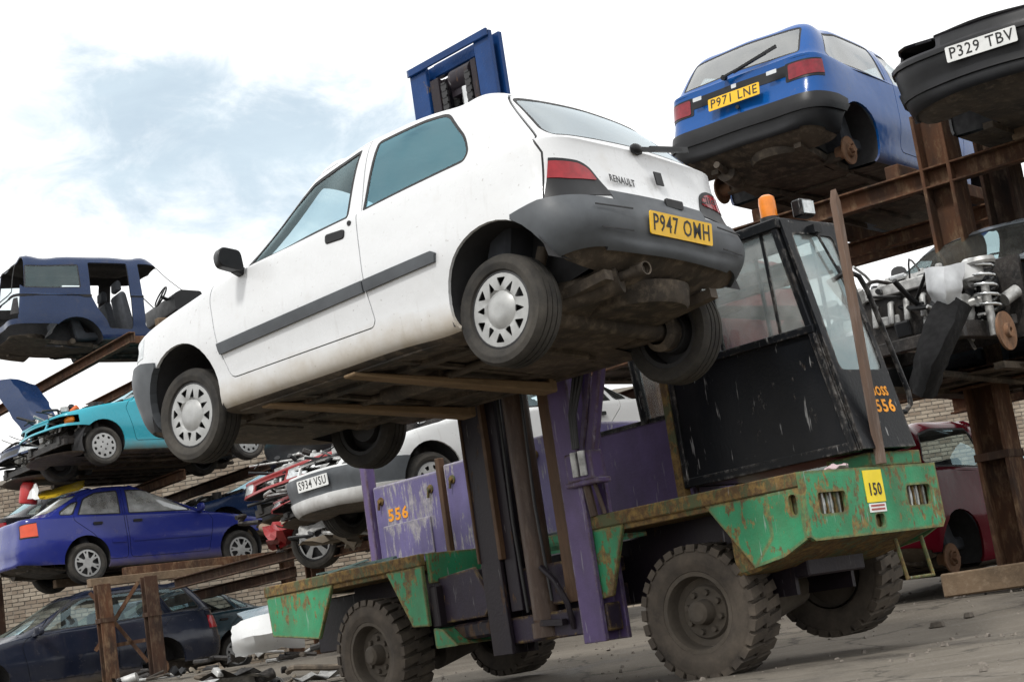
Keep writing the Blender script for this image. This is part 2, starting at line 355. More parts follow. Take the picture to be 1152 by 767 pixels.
    def plate(s, outer, holes, o, ax, ay, depth):
        """flat plate with real holes, thickness along depth"""
        o, ax, ay, dp = Vector(o), Vector(ax), Vector(ay), Vector(depth)
        P, E = [], []
        for lp in [outer] + list(holes):
            b0 = len(P); P += [Vector(p) for p in lp]; E += [(b0 + i, b0 + (i + 1) % len(lp)) for i in range(len(lp))]
        v, e, f, _, _, _ = delaunay_2d_cdt(P, E, [], 0, 1e-6)
        fs = []
        for t in f:
            c = sum((v[i] for i in t), Vector((0, 0))) / len(t)
            if inpoly(c, outer) and not any(inpoly(c, h) for h in holes): fs.append(list(t))
        n = len(v); vs = [o + ax * p.x + ay * p.y for p in v] + [o + ax * p.x + ay * p.y + dp for p in v]
        cnt = {}
        for t in fs:
            for i in range(len(t)):
                k = (t[i], t[(i + 1) % len(t)]); cnt[k] = 1
        F = [tuple(reversed(t)) for t in fs] + [tuple(i + n for i in t) for t in fs]
        F += [(a, b, b + n, a + n) for a, b in cnt if (b, a) not in cnt]
        return s.add(vs, F)
    def sphere(s, c, r, n=12, m=8, sq=(1, 1, 1)):
        c = Vector(c); vs = [c + Vector((0, 0, r * sq[2]))]
        for i in range(1, m):
            th = PI * i / m
            vs += [c + Vector((r * sq[0] * math.sin(th) * math.cos(2 * PI * k / n), r * sq[1] * math.sin(th) * math.sin(2 * PI * k / n), r * sq[2] * math.cos(th))) for k in range(n)]
        vs.append(c - Vector((0, 0, r * sq[2]))); fs = []
        for k in range(n):
            fs.append((0, 1 + k, 1 + (k + 1) % n)); fs.append((len(vs) - 1, 1 + (m - 2) * n + (k + 1) % n, 1 + (m - 2) * n + k))
        for i in range(m - 2):
            for k in range(n): fs.append((1 + i * n + k, 1 + (i + 1) * n + k, 1 + (i + 1) * n + (k + 1) % n, 1 + i * n + (k + 1) % n))
        return s.add(vs, fs)
    def xf(s, mat): s.v = [tuple(mat @ Vector(p)) for p in s.v]; return s
    def build(s, name, mat, parent=None, smooth=35, bev=0.0, fix=True):
        me = D.meshes.new(name); me.from_pydata(s.v, [], s.f)
        if fix or bev:
            bm = bmesh.new(); bm.from_mesh(me)
            if bev:
                es = [e for e in bm.edges if len(e.link_faces) == 2 and e.calc_face_angle(0) > 0.6]
                bmesh.ops.bevel(bm, geom=es, offset=bev, segments=1, affect='EDGES', profile=0.5, clamp_overlap=True)
            bmesh.ops.recalc_face_normals(bm, faces=bm.faces)
            bm.to_mesh(me); bm.free()
        finish(me, mat, smooth); me.update()
        return link(name, me, parent)

def inpoly(p, poly):
    x, y = p[0], p[1]; c = False; j = len(poly) - 1
    for i in range(len(poly)):
        xi, yi = poly[i][0], poly[i][1]; xj, yj = poly[j][0], poly[j][1]
        if (yi > y) != (yj > y) and x < (xj - xi) * (y - yi) / (yj - yi) + xi: c = not c
        j = i
    return c

def rpoly(pts, r, n=4):
    """round the corners of a polygon; r a number or list"""
    o = []; m = len(pts)
    for i in range(m):
        p = Vector(pts[i]); a = Vector(pts[i - 1]) - p; b = Vector(pts[(i + 1) % m]) - p
        rr = r[i] if isinstance(r, (list, tuple)) else r
        rr = min(rr, a.length * 0.45, b.length * 0.45)
        if rr < 1e-4: o.append(tuple(p)); continue
        s, e = p + a.normalized() * rr, p + b.normalized() * rr
        for k in range(n + 1):
            t = k / n; o.append(tuple(s * (1 - t) ** 2 + p * 2 * t * (1 - t) + e * t * t))
    return o

def circ(cx, cy, r, n=32, a0=0, a1=2 * PI): return [(cx + r * math.cos(a0 + (a1 - a0) * i / n), cy + r * math.sin(a0 + (a1 - a0) * i / n)) for i in range(n)]

def inset(poly, d):
    """offset polygon inwards by d (either orientation)"""
    n = len(poly); A = sum(poly[i - 1][0] * poly[i][1] - poly[i][0] * poly[i - 1][1] for i in range(n)); sg = 1 if A > 0 else -1; o = []
    for i in range(n):
        p = Vector(poly[i]); a = (p - Vector(poly[i - 1])); b = (Vector(poly[(i + 1) % n]) - p)
        if a.length < 1e-9 or b.length < 1e-9: o.append(tuple(p)); continue
        a.normalize(); b.normalize(); na = Vector((-a.y, a.x)) * sg; nb = Vector((-b.y, b.x)) * sg
        m = na + nb
        if m.length < 1e-6: m = na.copy()
        m.normalize(); k = d / max(0.4, m.dot(na)); o.append(tuple(p + m * k))
    return o

def text_mesh(txt, size, extrude=0.001, bold=0.0, xs=1.0, align='CENTER'):
    cu = D.curves.new('t', 'FONT'); cu.body = txt; cu.size = size; cu.extrude = extrude; cu.offset = bold
    cu.align_x = align; cu.align_y = 'CENTER'; cu.resolution_u = 2; cu.space_character = 1.12
    ob = D.objects.new('t', cu); COL.objects.link(ob)
    dg = bpy.context.evaluated_depsgraph_get(); me = D.meshes.new_from_object(ob.evaluated_get(dg))
    D.objects.remove(ob); D.curves.remove(cu)
    me.materials.clear()
    if xs != 1.0: me.transform(Matrix.Diagonal((xs, 1, 1, 1)))
    return me

def text_on(name, txt, size, o, ax, ay, mat, parent, bold=0.0, xs=1.0, lift=0.002, width=None):
    me = text_mesh(txt, size, 0.0008, bold, xs)
    if width:
        w = max(v.co.x for v in me.vertices) - min(v.co.x for v in me.vertices)
        me.transform(Matrix.Diagonal((width / w, 1, 1, 1)))
    ax, ay = Vector(ax).normalized(), Vector(ay).normalized(); az = ax.cross(ay); o = Vector(o) + az * lift
    me.transform(Matrix(((ax.x, ay.x, az.x, o.x), (ax.y, ay.y, az.y, o.y), (ax.z, ay.z, az.z, o.z), (0, 0, 0, 1))))
    me.materials.append(mat); return link(name, me, parent)

def number_plate(txt, o, ax, ay, mat, parent, w=0.52, h=0.111):
    ax, ay = Vector(ax).normalized(), Vector(ay).normalized(); az = ax.cross(ay)
    b = MB(); b.prism(rpoly([(-w / 2, -h / 2), (w / 2, -h / 2), (w / 2, h / 2), (-w / 2, h / 2)], 0.012), o, ax, ay, az * 0.006)
    p = b.build('number_plate', mat, parent, None)
    text_on('lettering', txt, h * 1.02, Vector(o) + az * 0.006, ax, ay, M_INK, p, bold=0.0008, width=w * 0.90, lift=0.001)
    return p
# ------------------------------------------------------------------ car bodies: an interpolating subdivision hull, cut along panel lines
def cc_step(V, F):
    F = np.asarray(F); nV = len(V); fp = V[F].mean(1)
    e = np.sort(np.stack([F, np.roll(F, -1, 1)], 2).reshape(-1, 2), 1)
    ue, inv = np.unique(e, axis=0, return_inverse=True); inv = inv.reshape(F.shape)
    fsum = np.zeros((len(ue), 3)); np.add.at(fsum, inv.ravel(), np.repeat(fp, 4, 0))
    mid = (V[ue[:, 0]] + V[ue[:, 1]])
    ep = (mid + fsum) / 4
    val = np.zeros(nV); np.add.at(val, ue.ravel(), 1)
    es = np.zeros((nV, 3)); np.add.at(es, ue[:, 0], mid / 2); np.add.at(es, ue[:, 1], mid / 2)
    fs = np.zeros((nV, 3)); np.add.at(fs, F.ravel(), np.repeat(fp, 4, 0))
    n = val[:, None]; nv = (fs / n + 2 * es / n + (n - 3) * V) / n
    E0 = nV; F0 = nV + len(ue); fi = np.arange(len(F)) + F0
    q = [np.stack([F[:, i], inv[:, i] + E0, fi, inv[:, i - 1] + E0], 1) for i in range(4)]
    return np.concatenate([nv, ep, fp]), np.concatenate(q)

def cc_fit(T, F, it=14):
    """move the cage so that its limit surface passes through the points T"""
    F = np.asarray(F); nV = len(T); V = T.copy()
    e = np.unique(np.sort(np.stack([F, np.roll(F, -1, 1)], 2).reshape(-1, 2), 1), axis=0)
    val = np.zeros(nV); np.add.at(val, e.ravel(), 1); n = val[:, None]
    for _ in range(it):
        es = np.zeros((nV, 3)); np.add.at(es, e[:, 0], V[e[:, 1]]); np.add.at(es, e[:, 1], V[e[:, 0]])
        fs = np.zeros((nV, 3)); np.add.at(fs, F.ravel(), V[np.roll(F, -2, 1)].reshape(-1, 3))
        L = (n * n * V + 4 * es + fs) / (n * (n + 5))
        V = V + 0.9 * (T - L)
    return V

NC = 12
def hull_cage(rings, crown, floor_crown=0.0):
    """rings: bottom to top, each 12 columns (F0, F1, FC, S1..S6, RC, R1, R0) of (x, y, z) on the left side"""
    V = []; idx = []
    for r in rings:
        row = [len(V) + i for i in range(NC)]; V += [tuple(p) for p in r]
        mir = {}
        for i in range(1, NC - 1): mir[i] = len(V); V.append((r[i][0], -r[i][1], r[i][2]))
        idx.append(row + [mir[i] for i in range(NC - 2, 0, -1)])
    F = []; n = 2 * NC - 2
    for k in range(len(rings) - 1):
        for j in range(n):
            F.append((idx[k][j], idx[k + 1][j], idx[k + 1][(j + 1) % n], idx[k][(j + 1) % n]))
    def lid(ring, ids, cr, flip):
        rows = []; m = 7
        fr = [2, 1, 0, n - 1, n - 2]; re = [NC - 3, NC - 2, NC - 1, NC, NC + 1]
        rows.append([ids[i] for i in fr])
        A = lambda i: np.array(V[i])
        for i in range(1, m):
            l, r = ids[2 + i], ids[(n - 2 - i)]; u = i / m; row = [l]
            for k, v in ((1, 0.25), (2, 0.5), (3, 0.75)):
                top, bot = A(ids[fr[k]]), A(ids[re[k]])
                c = (1 - v) * A(l) + v * A(r) + (1 - u) * top + u * bot - ((1 - u) * (1 - v) * A(ids[fr[0]]) + (1 - u) * v * A(ids[fr[4]]) + u * (1 - v) * A(ids[re[0]]) + u * v * A(ids[re[4]]))
                c[2] += cr * (1 if k == 2 else 0.8) * (4 * u * (1 - u)) ** 0.5
                V.append(tuple(c)); row.append(len(V) - 1)
            rows.append(row + [r])
        rows.append([ids[i] for i in re])
        for a, b in zip(rows, rows[1:]):
            for k in range(4):
                q = (a[k], a[k + 1], b[k + 1], b[k]); F.append(q if flip else tuple(reversed(q)))
    lid(rings[-1], idx[-1], crown, False); lid(rings[0], idx[0], floor_crown, True)
    return np.array(V, float), F

def make_rings(p):
    """body rings from a dictionary of measured proportions (metres; x forward from the rear axle)"""
    xf, xr, W = p['xf'], p['xr'], p['W']
    nb, tb = p.get('nose_bow', 0.20), p.get('tail_bow', 0.115)
    prof = p.get('prof') or [ # z, width factor, front setback, rear setback
        ('b', 0.86, 0.085, 0.055), ('l', 0.965, 0.02, 0.012), ('m', 1.0, 0.0, 0.0), ('u', 0.99, 0.055, 0.055)]
    zs = p.get('zs', {'b': (0.20, 0.17, 0.30), 'l': (0.36, 0.34, 0.42), 'm': (0.54, 0.54, 0.58), 'u': (0.70, 0.72, 0.74)})
    out = []
    def ring(f0, fc, r0, rc, yc_f, ys, yc_r, zfun, fmid=0.35, rmid=0.25):
        P = [(f0, 0.0), (f0 - (f0 - fc) * fmid * 0.6, yc_f * 0.52), (fc, yc_f)]
        for i in range(1, 7):
            x = fc + (rc - fc) * i / 7; P.append((x, ys[i - 1]))
        P += [(rc, yc_r), (r0 + (rc - r0) * rmid * 0.6, yc_r * 0.54), (r0, 0.0)]
        return [(x, y, zfun(x, i)) for i, (x, y) in enumerate(P)]
    taper = p.get('taper', [0.985, 0.998, 1.0, 1.0, 0.995, 0.975])
    for key, wf, sf, sr in prof:
        zf, zm, zr = zs[key]
        f0, r0 = xf - sf, xr + sr; fc, rc = f0 - nb, r0 + tb; w = W * wf
        out.append(ring(f0, fc, r0, rc, w * p.get('fcw', 0.90), [w * t for t in taper], w * p.get('rcw', 0.87),
                        lambda x, i, zf=zf, zm=zm, zr=zr, f0=f0, r0=r0: float(np.interp(x, [r0, r0 + 0.32, r0 + 0.62, f0 - 0.6, f0], [zr, zr - (zr - zm) * .25, zm, zm, zf]))))
    # shoulder
    zsh = p['shoulder']                      # list of (x, z), ascending x
    sx, sz = [a for a, b in zsh], [b for a, b in zsh]
    f0, r0 = p['xsf'], p['xsr']
    out.append(ring(f0, f0 - nb * 0.9, r0, r0 + tb * 0.8, W * p.get('shw_f', 0.82), [W * t * p.get('shw', 0.95) for t in p.get('taper2', [0.975, 1.0, 1.0, 1.0, 0.985, 0.955])], W * p.get('shw_r', 0.80),
                    lambda x, i: float(np.interp(x, sx, sz))))
    zg = p['ghbase']; gx, gz = [a for a, b in zg], [b for a, b in zg]
    wg = W * p.get('ghw', 0.885)
    out.append(ring(p['xcowl'], p['xcowl'] - p.get('wbow', 0.17), p['xrb'], p['xrb'] + p.get('rbow', 0.09), wg * p.get('acw', 0.915), [wg * t for t in [0.97, 0.995, 1, 1, 0.985, 0.955]], wg * p.get('ccw', 0.845),
                    lambda x, i: float(np.interp(x, gx, gz))))
    wr = p['Wr']; zr_ = p['zroof']
    rz_ = p.get('rail', [(p['xrt'], zr_ - 0.02), (p['xrt'] + 0.5, zr_), (p['xwt'] - 0.4, zr_), (p['xwt'], zr_ - 0.02)])
    qx, qz = [a for a, b in rz_], [b for a, b in rz_]
    ed = p.get('edge_drop', 0.03)
    out.append(ring(p['xwt'], p['xwt'] - p.get('wtbow', 0.13), p['xrt'], p['xrt'] + p.get('rtbow', 0.06), wr * 0.92, [wr * t for t in [0.97, 0.99, 1, 1, 0.985, 0.965]], wr * p.get('rcr', 0.88),
                    lambda x, i: float(np.interp(x, qx, qz)) - (ed if 2 <= i <= 9 else (ed * 0.25 if i in (1, 10) else 0))))
    return out

class Hull:
    def __init__(s, rings, crown=0.03, level=2):
        T, F = hull_cage(rings, crown); V = cc_fit(T, F)
        for _ in range(level): V, F = cc_step(V, F)
        s.bm = bm = bmesh.new(); vs = [bm.verts.new(v) for v in V]
        for f in F: bm.faces.new([vs[i] for i in f])
        bmesh.ops.recalc_face_normals(bm, faces=bm.faces); bm.normal_update()
        s.nl = bm.verts.layers.float_vector.new('nrm'); s.fl = bm.faces.layers.int.new('lab')
        for v in bm.verts: v[s.nl] = v.normal
        s.labs = ['body']
    def lab(s, name):
        if name not in s.labs: s.labs.append(name)
        return s.labs.index(name)
    @staticmethod
    def pr(c, ax): return (c.x, c.z) if ax == 'y' else ((c.y, c.z) if ax == 'x' else (c.x, c.y))
    def cut(s, name, polys, filt=None, only=None, mirror=False):
        """polys: list of (axis, polygon); faces inside all of them get the label"""
        if mirror:
            s.cut(name, polys, filt, only)
            return s.cut(name, [(ax, [(-a, b) for a, b in po] if ax == 'x' else po) for ax, po in polys], filt, only)
        bm = s.bm; li = s.lab(name); fl = s.fl; ok = None if only is None else {s.lab(k) for k in ([only] if isinstance(only, str) else only)}
        A, B = {'y': (0, 2), 'x': (1, 2), 'z': (0, 1)}, None
        inside = None
        for ax, poly in polys:
            i0, i1 = A[ax]
            lo0, lo1 = min(p[0] for p in poly) - .02, min(p[1] for p in poly) - .02; hi0, hi1 = max(p[0] for p in poly) + .02, max(p[1] for p in poly) + .02
            cand = []
            for f in bm.faces:
                if ok is not None and f[fl] not in ok: continue
                c = f.verts[0].co
                if c[i0] < lo0 - .3 or c[i0] > hi0 + .3 or c[i1] < lo1 - .3 or c[i1] > hi1 + .3: continue
                q = [(v.co[i0], v.co[i1]) for v in f.verts]; x0 = min(u for u, w in q); x1 = max(u for u, w in q); y0 = min(w for u, w in q); y1 = max(w for u, w in q)
                if x1 < lo0 or x0 > hi0 or y1 < lo1 or y0 > hi1: continue
                if filt is not None and not filt(f.calc_center_median(), f.normal): continue
                cand.append((f, x0, x1, y0, y1))
            n = len(poly)
            for i in range(n):
                a, b = poly[i], poly[(i + 1) % n]; dx, dy = b[0] - a[0], b[1] - a[1]
                if dx * dx + dy * dy < 1e-10: continue
                l0, l1 = min(a[0], b[0]) - 1e-4, min(a[1], b[1]) - 1e-4; h0, h1 = max(a[0], b[0]) + 1e-4, max(a[1], b[1]) + 1e-4
                sel = [t[0] for t in cand if t[2] >= l0 and t[1] <= h0 and t[4] >= l1 and t[3] <= h1]
                if not sel: continue
                # only faces that the segment's line really crosses
                sel2 = []
                for f in sel:
                    sg = [(v.co[i0] - a[0]) * dy - (v.co[i1] - a[1]) * dx for v in f.verts]
                    if max(sg) > 1e-9 and min(sg) < -1e-9: sel2.append(f)
                if not sel2: continue
                if ax == 'y': co, no = (a[0], 0, a[1]), (dy, 0, -dx)
                elif ax == 'x': co, no = (0, a[0], a[1]), (0, dy, -dx)
                else: co, no = (a[0], a[1], 0), (dy, -dx, 0)
                es = {e for f in sel2 for e in f.edges}; vs = {v for f in sel2 for v in f.verts}
                r = bmesh.ops.bisect_plane(bm, geom=list(vs) + list(es) + sel2, dist=1e-5, plane_co=co, plane_no=no)
                new = {g for g in r['geom'] if isinstance(g, bmesh.types.BMFace)} | {f for f in sel2 if f.is_valid}
                ss = set(sel2); cand = [t for t in cand if t[0] not in ss]
                for f in new:
                    q = [(v.co[i0], v.co[i1]) for v in f.verts]; cand.append((f, min(u for u, w in q), max(u for u, w in q), min(w for u, w in q), max(w for u, w in q)))
            inside = [t[0] for t in cand]
        for f in inside:
            c = f.calc_center_median()
            if filt is not None and not filt(c, f.normal): continue
            if ok is not None and f[fl] not in ok: continue
            if all(inpoly(s.pr(c, ax), po) for ax, po in polys): f[fl] = li
        return s
    def label_where(s, name, fn, only=None):
        li = s.lab(name); ok = None if only is None else {s.lab(k) for k in ([only] if isinstance(only, str) else only)}
        for f in s.bm.faces:
            if (ok is None or f[s.fl] in ok) and fn(f.calc_center_median(), f.normal): f[s.fl] = li
    def faces(s, name, side=0):
        li = s.lab(name)
        return [f for f in s.bm.faces if f[s.fl] == li and (side == 0 or f.calc_center_median().y * side > 0)]
    def extract(s, oname, name, mat, parent, side=0, off=0.0, rim=0.015, warp=None, faces=None):
        fs = faces if faces is not None else s.faces(name, side)
        if not fs: return None
        vid = {}; V = []; NV = []; Fc = []; LN = []
        for f in fs:
            ids = []
            for v in f.verts:
                if v.index not in vid or True:
                    k = v
                    if k not in vid:
                        vid[k] = len(V); nn = Vector(v[s.nl]); nn = nn.normalized() if nn.length > 1e-6 else f.normal
                        V.append(v.co + nn * off); NV.append(nn)
                    ids.append(vid[k])
            Fc.append(ids); LN += [tuple(NV[i]) for i in ids]
        if rim:
            cnt = {}
            for ids in Fc:
                for i in range(len(ids)): cnt[(ids[i], ids[(i + 1) % len(ids)])] = 1
            inn = {}
            def dup(i):
                if i not in inn: inn[i] = len(V); V.append(V[i] - NV[i] * (rim + off)); NV.append(NV[i])
                return inn[i]
            for a, b in list(cnt):
                if (b, a) in cnt: continue
                q = [b, a, dup(a), dup(b)]; Fc.append(q)
                nn = (V[q[1]] - V[q[0]]).cross(V[q[2]] - V[q[0]]); nn = nn.normalized() if nn.length > 1e-12 else Vector((0, 0, 1))
                LN += [tuple(nn)] * 4
        if warp: V = [warp(v) for v in V]
        me = D.meshes.new(oname); me.from_pydata([tuple(v) for v in V], [], Fc)
        me.polygons.foreach_set('use_smooth', [True] * len(me.polygons))
        me.materials.append(mat)
        if not warp: me.normals_split_custom_set(LN)
        me.update()
        return link(oname, me, parent)
    def lining(s, parent, skip, mat, d=0.022):
        bad = {s.lab(k) for k in skip}
        fs = [f for f in s.bm.faces if f[s.fl] not in bad]
        vid = {}; V = []; F = []
        for f in fs:
            ids = []
            for v in f.verts:
                if v not in vid: vid[v] = len(V); V.append(tuple(v.co - Vector(v[s.nl]) * d))
                ids.append(vid[v])
            F.append(list(reversed(ids)))
        me = D.meshes.new('interior_lining'); me.from_pydata(V, [], F); finish(me, mat, 60); me.update()
        return link('interior_lining', me, parent)

# ------------------------------------------------------------------ wheels (built about the origin, axle along +y outwards)
WHEEL_CACHE = {}
def fan_holes(n, r0, r1, half, shape='tri'):
    hs = []
    for i in range(n):
        a = 2 * PI * i / n
        if shape == 'tri':   # alternating triangles
            up = i % 2 == 0
            pts = [(r0 if up else r1, 0.0), (r1 if up else r0, half), (r1 if up else r0, -half)]
            pts = [(r, da if r == r1 or not up else da) for r, da in pts]
        elif shape == 'slot': pts = [(r0, -half), (r1, -half), (r1, half), (r0, half)]
        else: pts = [(r0, -half * 0.5), (r1, -half), (r1, half), (r0, half * 0.5)]
        P = [(r * math.cos(a + da), r * math.sin(a + da)) for r, da in pts]
        hs.append(rpoly(P, 0.008, 2))
    return hs
def wheel_meshes(style, r, w):
    key = (style, r, w)
    if key in WHEEL_CACHE: return WHEEL_CACHE[key]
    rr = r * (0.685 if style != 'alloy' else 0.70); h = w / 2
    out = {}
    b = MB(); sw = 0.10 * (r - rr)
    prof = [(rr, -h * 0.72), (rr + 0.006, -h * 0.92), (rr + (r - rr) * 0.45, -h * 1.06), (rr + (r - rr) * 0.82, -h), (r - 0.006, -h * 0.80), (r, -h * 0.66)]
    for g in (-0.42, 0.0, 0.42):
        prof += [(r, (g - 0.055) * h), (r - 0.007, (g - 0.04) * h), (r - 0.007, (g + 0.04) * h), (r, (g + 0.055) * h)]
    prof += [(r, h * 0.66), (r - 0.006, h * 0.80), (rr + (r - rr) * 0.82, h), (rr + (r - rr) * 0.55, h * 1.05), (rr + (r - rr) * 0.5, h * 1.07), (rr + (r - rr) * 0.42, h * 1.05), (rr + (r - rr) * 0.12, h * 0.94), (rr, h * 0.72)]
    b.lathe(prof, (0, 0, 0), (0, 1, 0), 48)
    out['tyre'] = (b, M_TYRE)
    b = MB()
    b.lathe([(rr + 0.004, h * 0.80), (rr - 0.006, h * 0.84), (rr - 0.018, h * 0.70), (rr - 0.022, h * 0.25), (rr * 0.86, h * 0.10), (rr * 0.5, h * 0.32), (rr * 0.24, h * 0.32), (rr * 0.2, h * 0.45), (0.001, h * 0.45)], (0, 0, 0), (0, 1, 0), 36)
    b.lathe([(rr - 0.02, h * 0.3), (rr - 0.02, -h * 0.8), (rr + 0.005, -h * 0.85)], (0, 0, 0), (0, 1, 0), 36)
    b.lathe([(0.001, -h * 0.55), (rr * 0.55, -h * 0.55), (rr * 0.6, h * 0.1)], (0, 0, 0), (0, 1, 0), 24)
    out['wheel'] = (b, M_STEEL)
    def cap(outer, holes, dome, mat, th=0.006, r_c=None):
        P, E = [], []
        loops = [outer] + holes
        for lp in loops:
            b0 = len(P); P += [Vector(q) for q in lp]; E += [(b0 + i, b0 + (i + 1) % len(lp)) for i in range(len(lp))]
        for k in range(1, 6):
            for i in range(24):
                q = (rr * k / 6 * math.cos(2 * PI * (i + .5 * (k % 2)) / 24), rr * k / 6 * math.sin(2 * PI * (i + .5 * (k % 2)) / 24))
                if not any(inpoly(q, inset(hh, -0.006)) for hh in holes): P.append(Vector(q))
        v, e, f, _, _, _ = delaunay_2d_cdt(P, E, [], 0, 1e-6)
        fs = [list(t) for t in f]
        fs = [t for t in fs if not any(inpoly(sum((v[i] for i in t), Vector((0, 0))) / len(t), hh) for hh in holes)]
        n = len(v); zf = lambda p: dome(p.length / rr)
        V = [(p.x, zf(p), p.y) for p in v] + [(p.x, zf(p) - th, p.y) for p in v]
        cnt = {}
        for t in fs:
            for i in range(len(t)): cnt[(t[i], t[(i + 1) % len(t)])] = 1
        F = [tuple(t) for t in fs] + [tuple(i + n for i in reversed(t)) for t in fs] + [(b_, a_, a_ + n, b_ + n) for a_, b_ in cnt if (b_, a_) not in cnt]
        q = MB(); q.add(V, F); return (q, mat)
    o = circ(0, 0, rr * 0.985, 48)
    if style == 'clio':
        hs = []
        for i in range(12):
            a = 2 * PI * i / 12
            if i % 2 == 0: pts = [(rr * .55, -.19), (rr * .55, .19), (rr * .84, .0)]
            else: pts = [(rr * .58, .0), (rr * .86, -.19), (rr * .86, .19)]
            hs.append(rpoly([(q * math.cos(a + d), q * math.sin(a + d)) for q, d in pts], 0.010, 2))
        dome = lambda t: h * (0.80 + 0.16 * (1 - t * t)) - (0.012 if 0.45 < t < 0.52 else 0) + (0.008 if t < 0.45 else 0)
        out['hubcap'] = cap(o, hs, dome, M_HUB)
    elif style == 'slots':
        hs = [rpoly([(q * math.cos(2 * PI * i / 10 + d), q * math.sin(2 * PI * i / 10 + d)) for q, d in [(rr * .62, -.12), (rr * .82, -.17), (rr * .82, .17), (rr * .62, .12)]], 0.012, 2) for i in range(10)]
        out['hubcap'] = cap(o, hs + [circ(rr * .28 * math.cos(k * PI / 2 + .6), rr * .28 * math.sin(k * PI / 2 + .6), 0.014, 8) for k in range(4)], lambda t: h * (0.80 + 0.14 * (1 - t * t)), M_HUB)
    elif style == 'spoke6':
        hs = [rpoly([(q * math.cos(2 * PI * i / 6 + d), q * math.sin(2 * PI * i / 6 + d)) for q, d in [(rr * .36, -.22), (rr * .84, -.30), (rr * .84, .30), (rr * .36, .22)]], 0.015, 2) for i in range(6)]
        hs2 = [rpoly([(q * math.cos(2 * PI * (i + .5) / 6 + d), q * math.sin(2 * PI * (i + .5) / 6 + d)) for q, d in [(rr * .66, -.05), (rr * .84, -.10), (rr * .84, .10), (rr * .66, .05)]], 0.006, 2) for i in range(6)]
        out['hubcap'] = cap(o, hs + hs2, lambda t: h * (0.78 + 0.18 * (1 - t * t)), M_HUB)
    elif style == 'alloy':
        hs = [rpoly([(q * math.cos(2 * PI * i / 5 + d), q * math.sin(2 * PI * i / 5 + d)) for q, d in [(rr * .30, -.30), (rr * .90, -.42), (rr * .90, .42), (rr * .30, .30)]], 0.02, 3) for i in range(5)]
        out['hubcap'] = cap(o, hs, lambda t: h * (0.72 + 0.12 * (1 - t * t)), M_HUB)
    res = {}
    for k, (mb, mt) in out.items():
        me = D.meshes.new(k); me.from_pydata(mb.v, [], mb.f)
        bm = bmesh.new(); bm.from_mesh(me); bmesh.ops.recalc_face_normals(bm, faces=bm.faces); bm.to_mesh(me); bm.free()
        finish(me, mt, 40); res[k] = me
    WHEEL_CACHE[key] = res; return res

def add_wheel(parent, pos, side, style='slots', r=0.28, w=0.17, steer=0.0, tilt=0.0):
    ms = wheel_meshes(style, r, w)
    o = link('wheel', ms['wheel'], parent); o.location = pos
    o.rotation_euler = (tilt, random.uniform(0, 6) * (1 if side > 0 else 1), (0 if side > 0 else PI) + steer)
    for k in ('tyre', 'hubcap'):
        if k in ms: link(k, ms[k], o)
    return o

def hub_disc(parent, pos, side, r=0.12):
    b = MB(); b.lathe([(0.001, 0.05), (0.03, 0.05), (0.035, 0.02), (0.06, 0.02), (0.065, 0.0), (r, 0.0), (r, -0.015), (r * 0.5, -0.015), (r * 0.45, -0.12), (0.02, -0.13)], pos, (0, side, 0), 24)
    for k in range(4): b.cyl((pos[0] + 0.045 * math.cos(k * PI / 2), pos[1] + side * 0.02, pos[2] + 0.045 * math.sin(k * PI / 2)), (pos[0] + 0.045 * math.cos(k * PI / 2), pos[1] + side * 0.045, pos[2] + 0.045 * math.sin(k * PI / 2)), 0.008, n=6)
    return b.build('brake_disc', M_BRAKE, parent, 35)

# ------------------------------------------------------------------ common car pieces
def arch_liner(parent, x, z, r, yo, yi, zlow, mat=None, zrear=None):
    b = MB(); n = 18
    a0 = math.asin(max(-1, min(1, (zlow - z) / r))); a1 = PI - (a0 if zrear is None else math.asin(max(-1, min(1, (zrear - z) / r))))
    for s in (1, -1):
        vs = []; fs = []
        for i in range(n + 1):
            a = a0 + (a1 - a0) * i / n
            p = (x + r * math.cos(a), z + r * math.sin(a)); vs += [(p[0], s * yo, p[1]), (p[0], s * yi, p[1])]
        for i in range(n): fs.append((2 * i, 2 * i + 1, 2 * i + 3, 2 * i + 2))
        vs.append((x, s * yi, z)); c = len(vs) - 1
        for i in range(n): fs.append((2 * i + 1, c, 2 * i + 3))
        b.add(vs, fs)
    return b.build('wheel_arch_liner', mat or M_LINING, parent, 40)

def seats(parent, xs, y=0.36, z=0.28, mat=None, rear=None, back=0.62):
    mat = mat or M_SEAT
    for x in xs:
        for s in (1, -1):
            b = MB()
            b.prism(rpoly([(-.24, 0), (.27, .03), (.29, .12), (.22, .17), (-.20, .13), (-.33, back * 0.95), (-.37, back), (-.45, back * 0.97), (-.34, .05)], 0.04, 2), (x, s * y - .23, z), (1, 0, 0), (0, 0, 1), (0, .46, 0))
            st = b.build('seat', mat, parent, 40, bev=0.03)
            h = MB(); h.prism(rpoly([(-.06, 0), (.04, 0), (.03, .17), (-.05, .18)], .03, 2), (x - .40, s * y - .13, z + back + .02), (1, 0, 0), (0, 0, 1), (0, .26, 0)); h.build('headrest', mat, st, 40, bev=0.02)
    if rear is not None:
        b = MB(); b.prism(rpoly([(-.22, 0), (.27, .02), (.27, .13), (-.14, .11), (-.30, .50), (-.40, .50), (-.30, .0)], .03, 2), (rear, -.60, z), (1, 0, 0), (0, 0, 1), (0, 1.2, 0)); b.build('rear_seat', mat, parent, 40, bev=0.02)

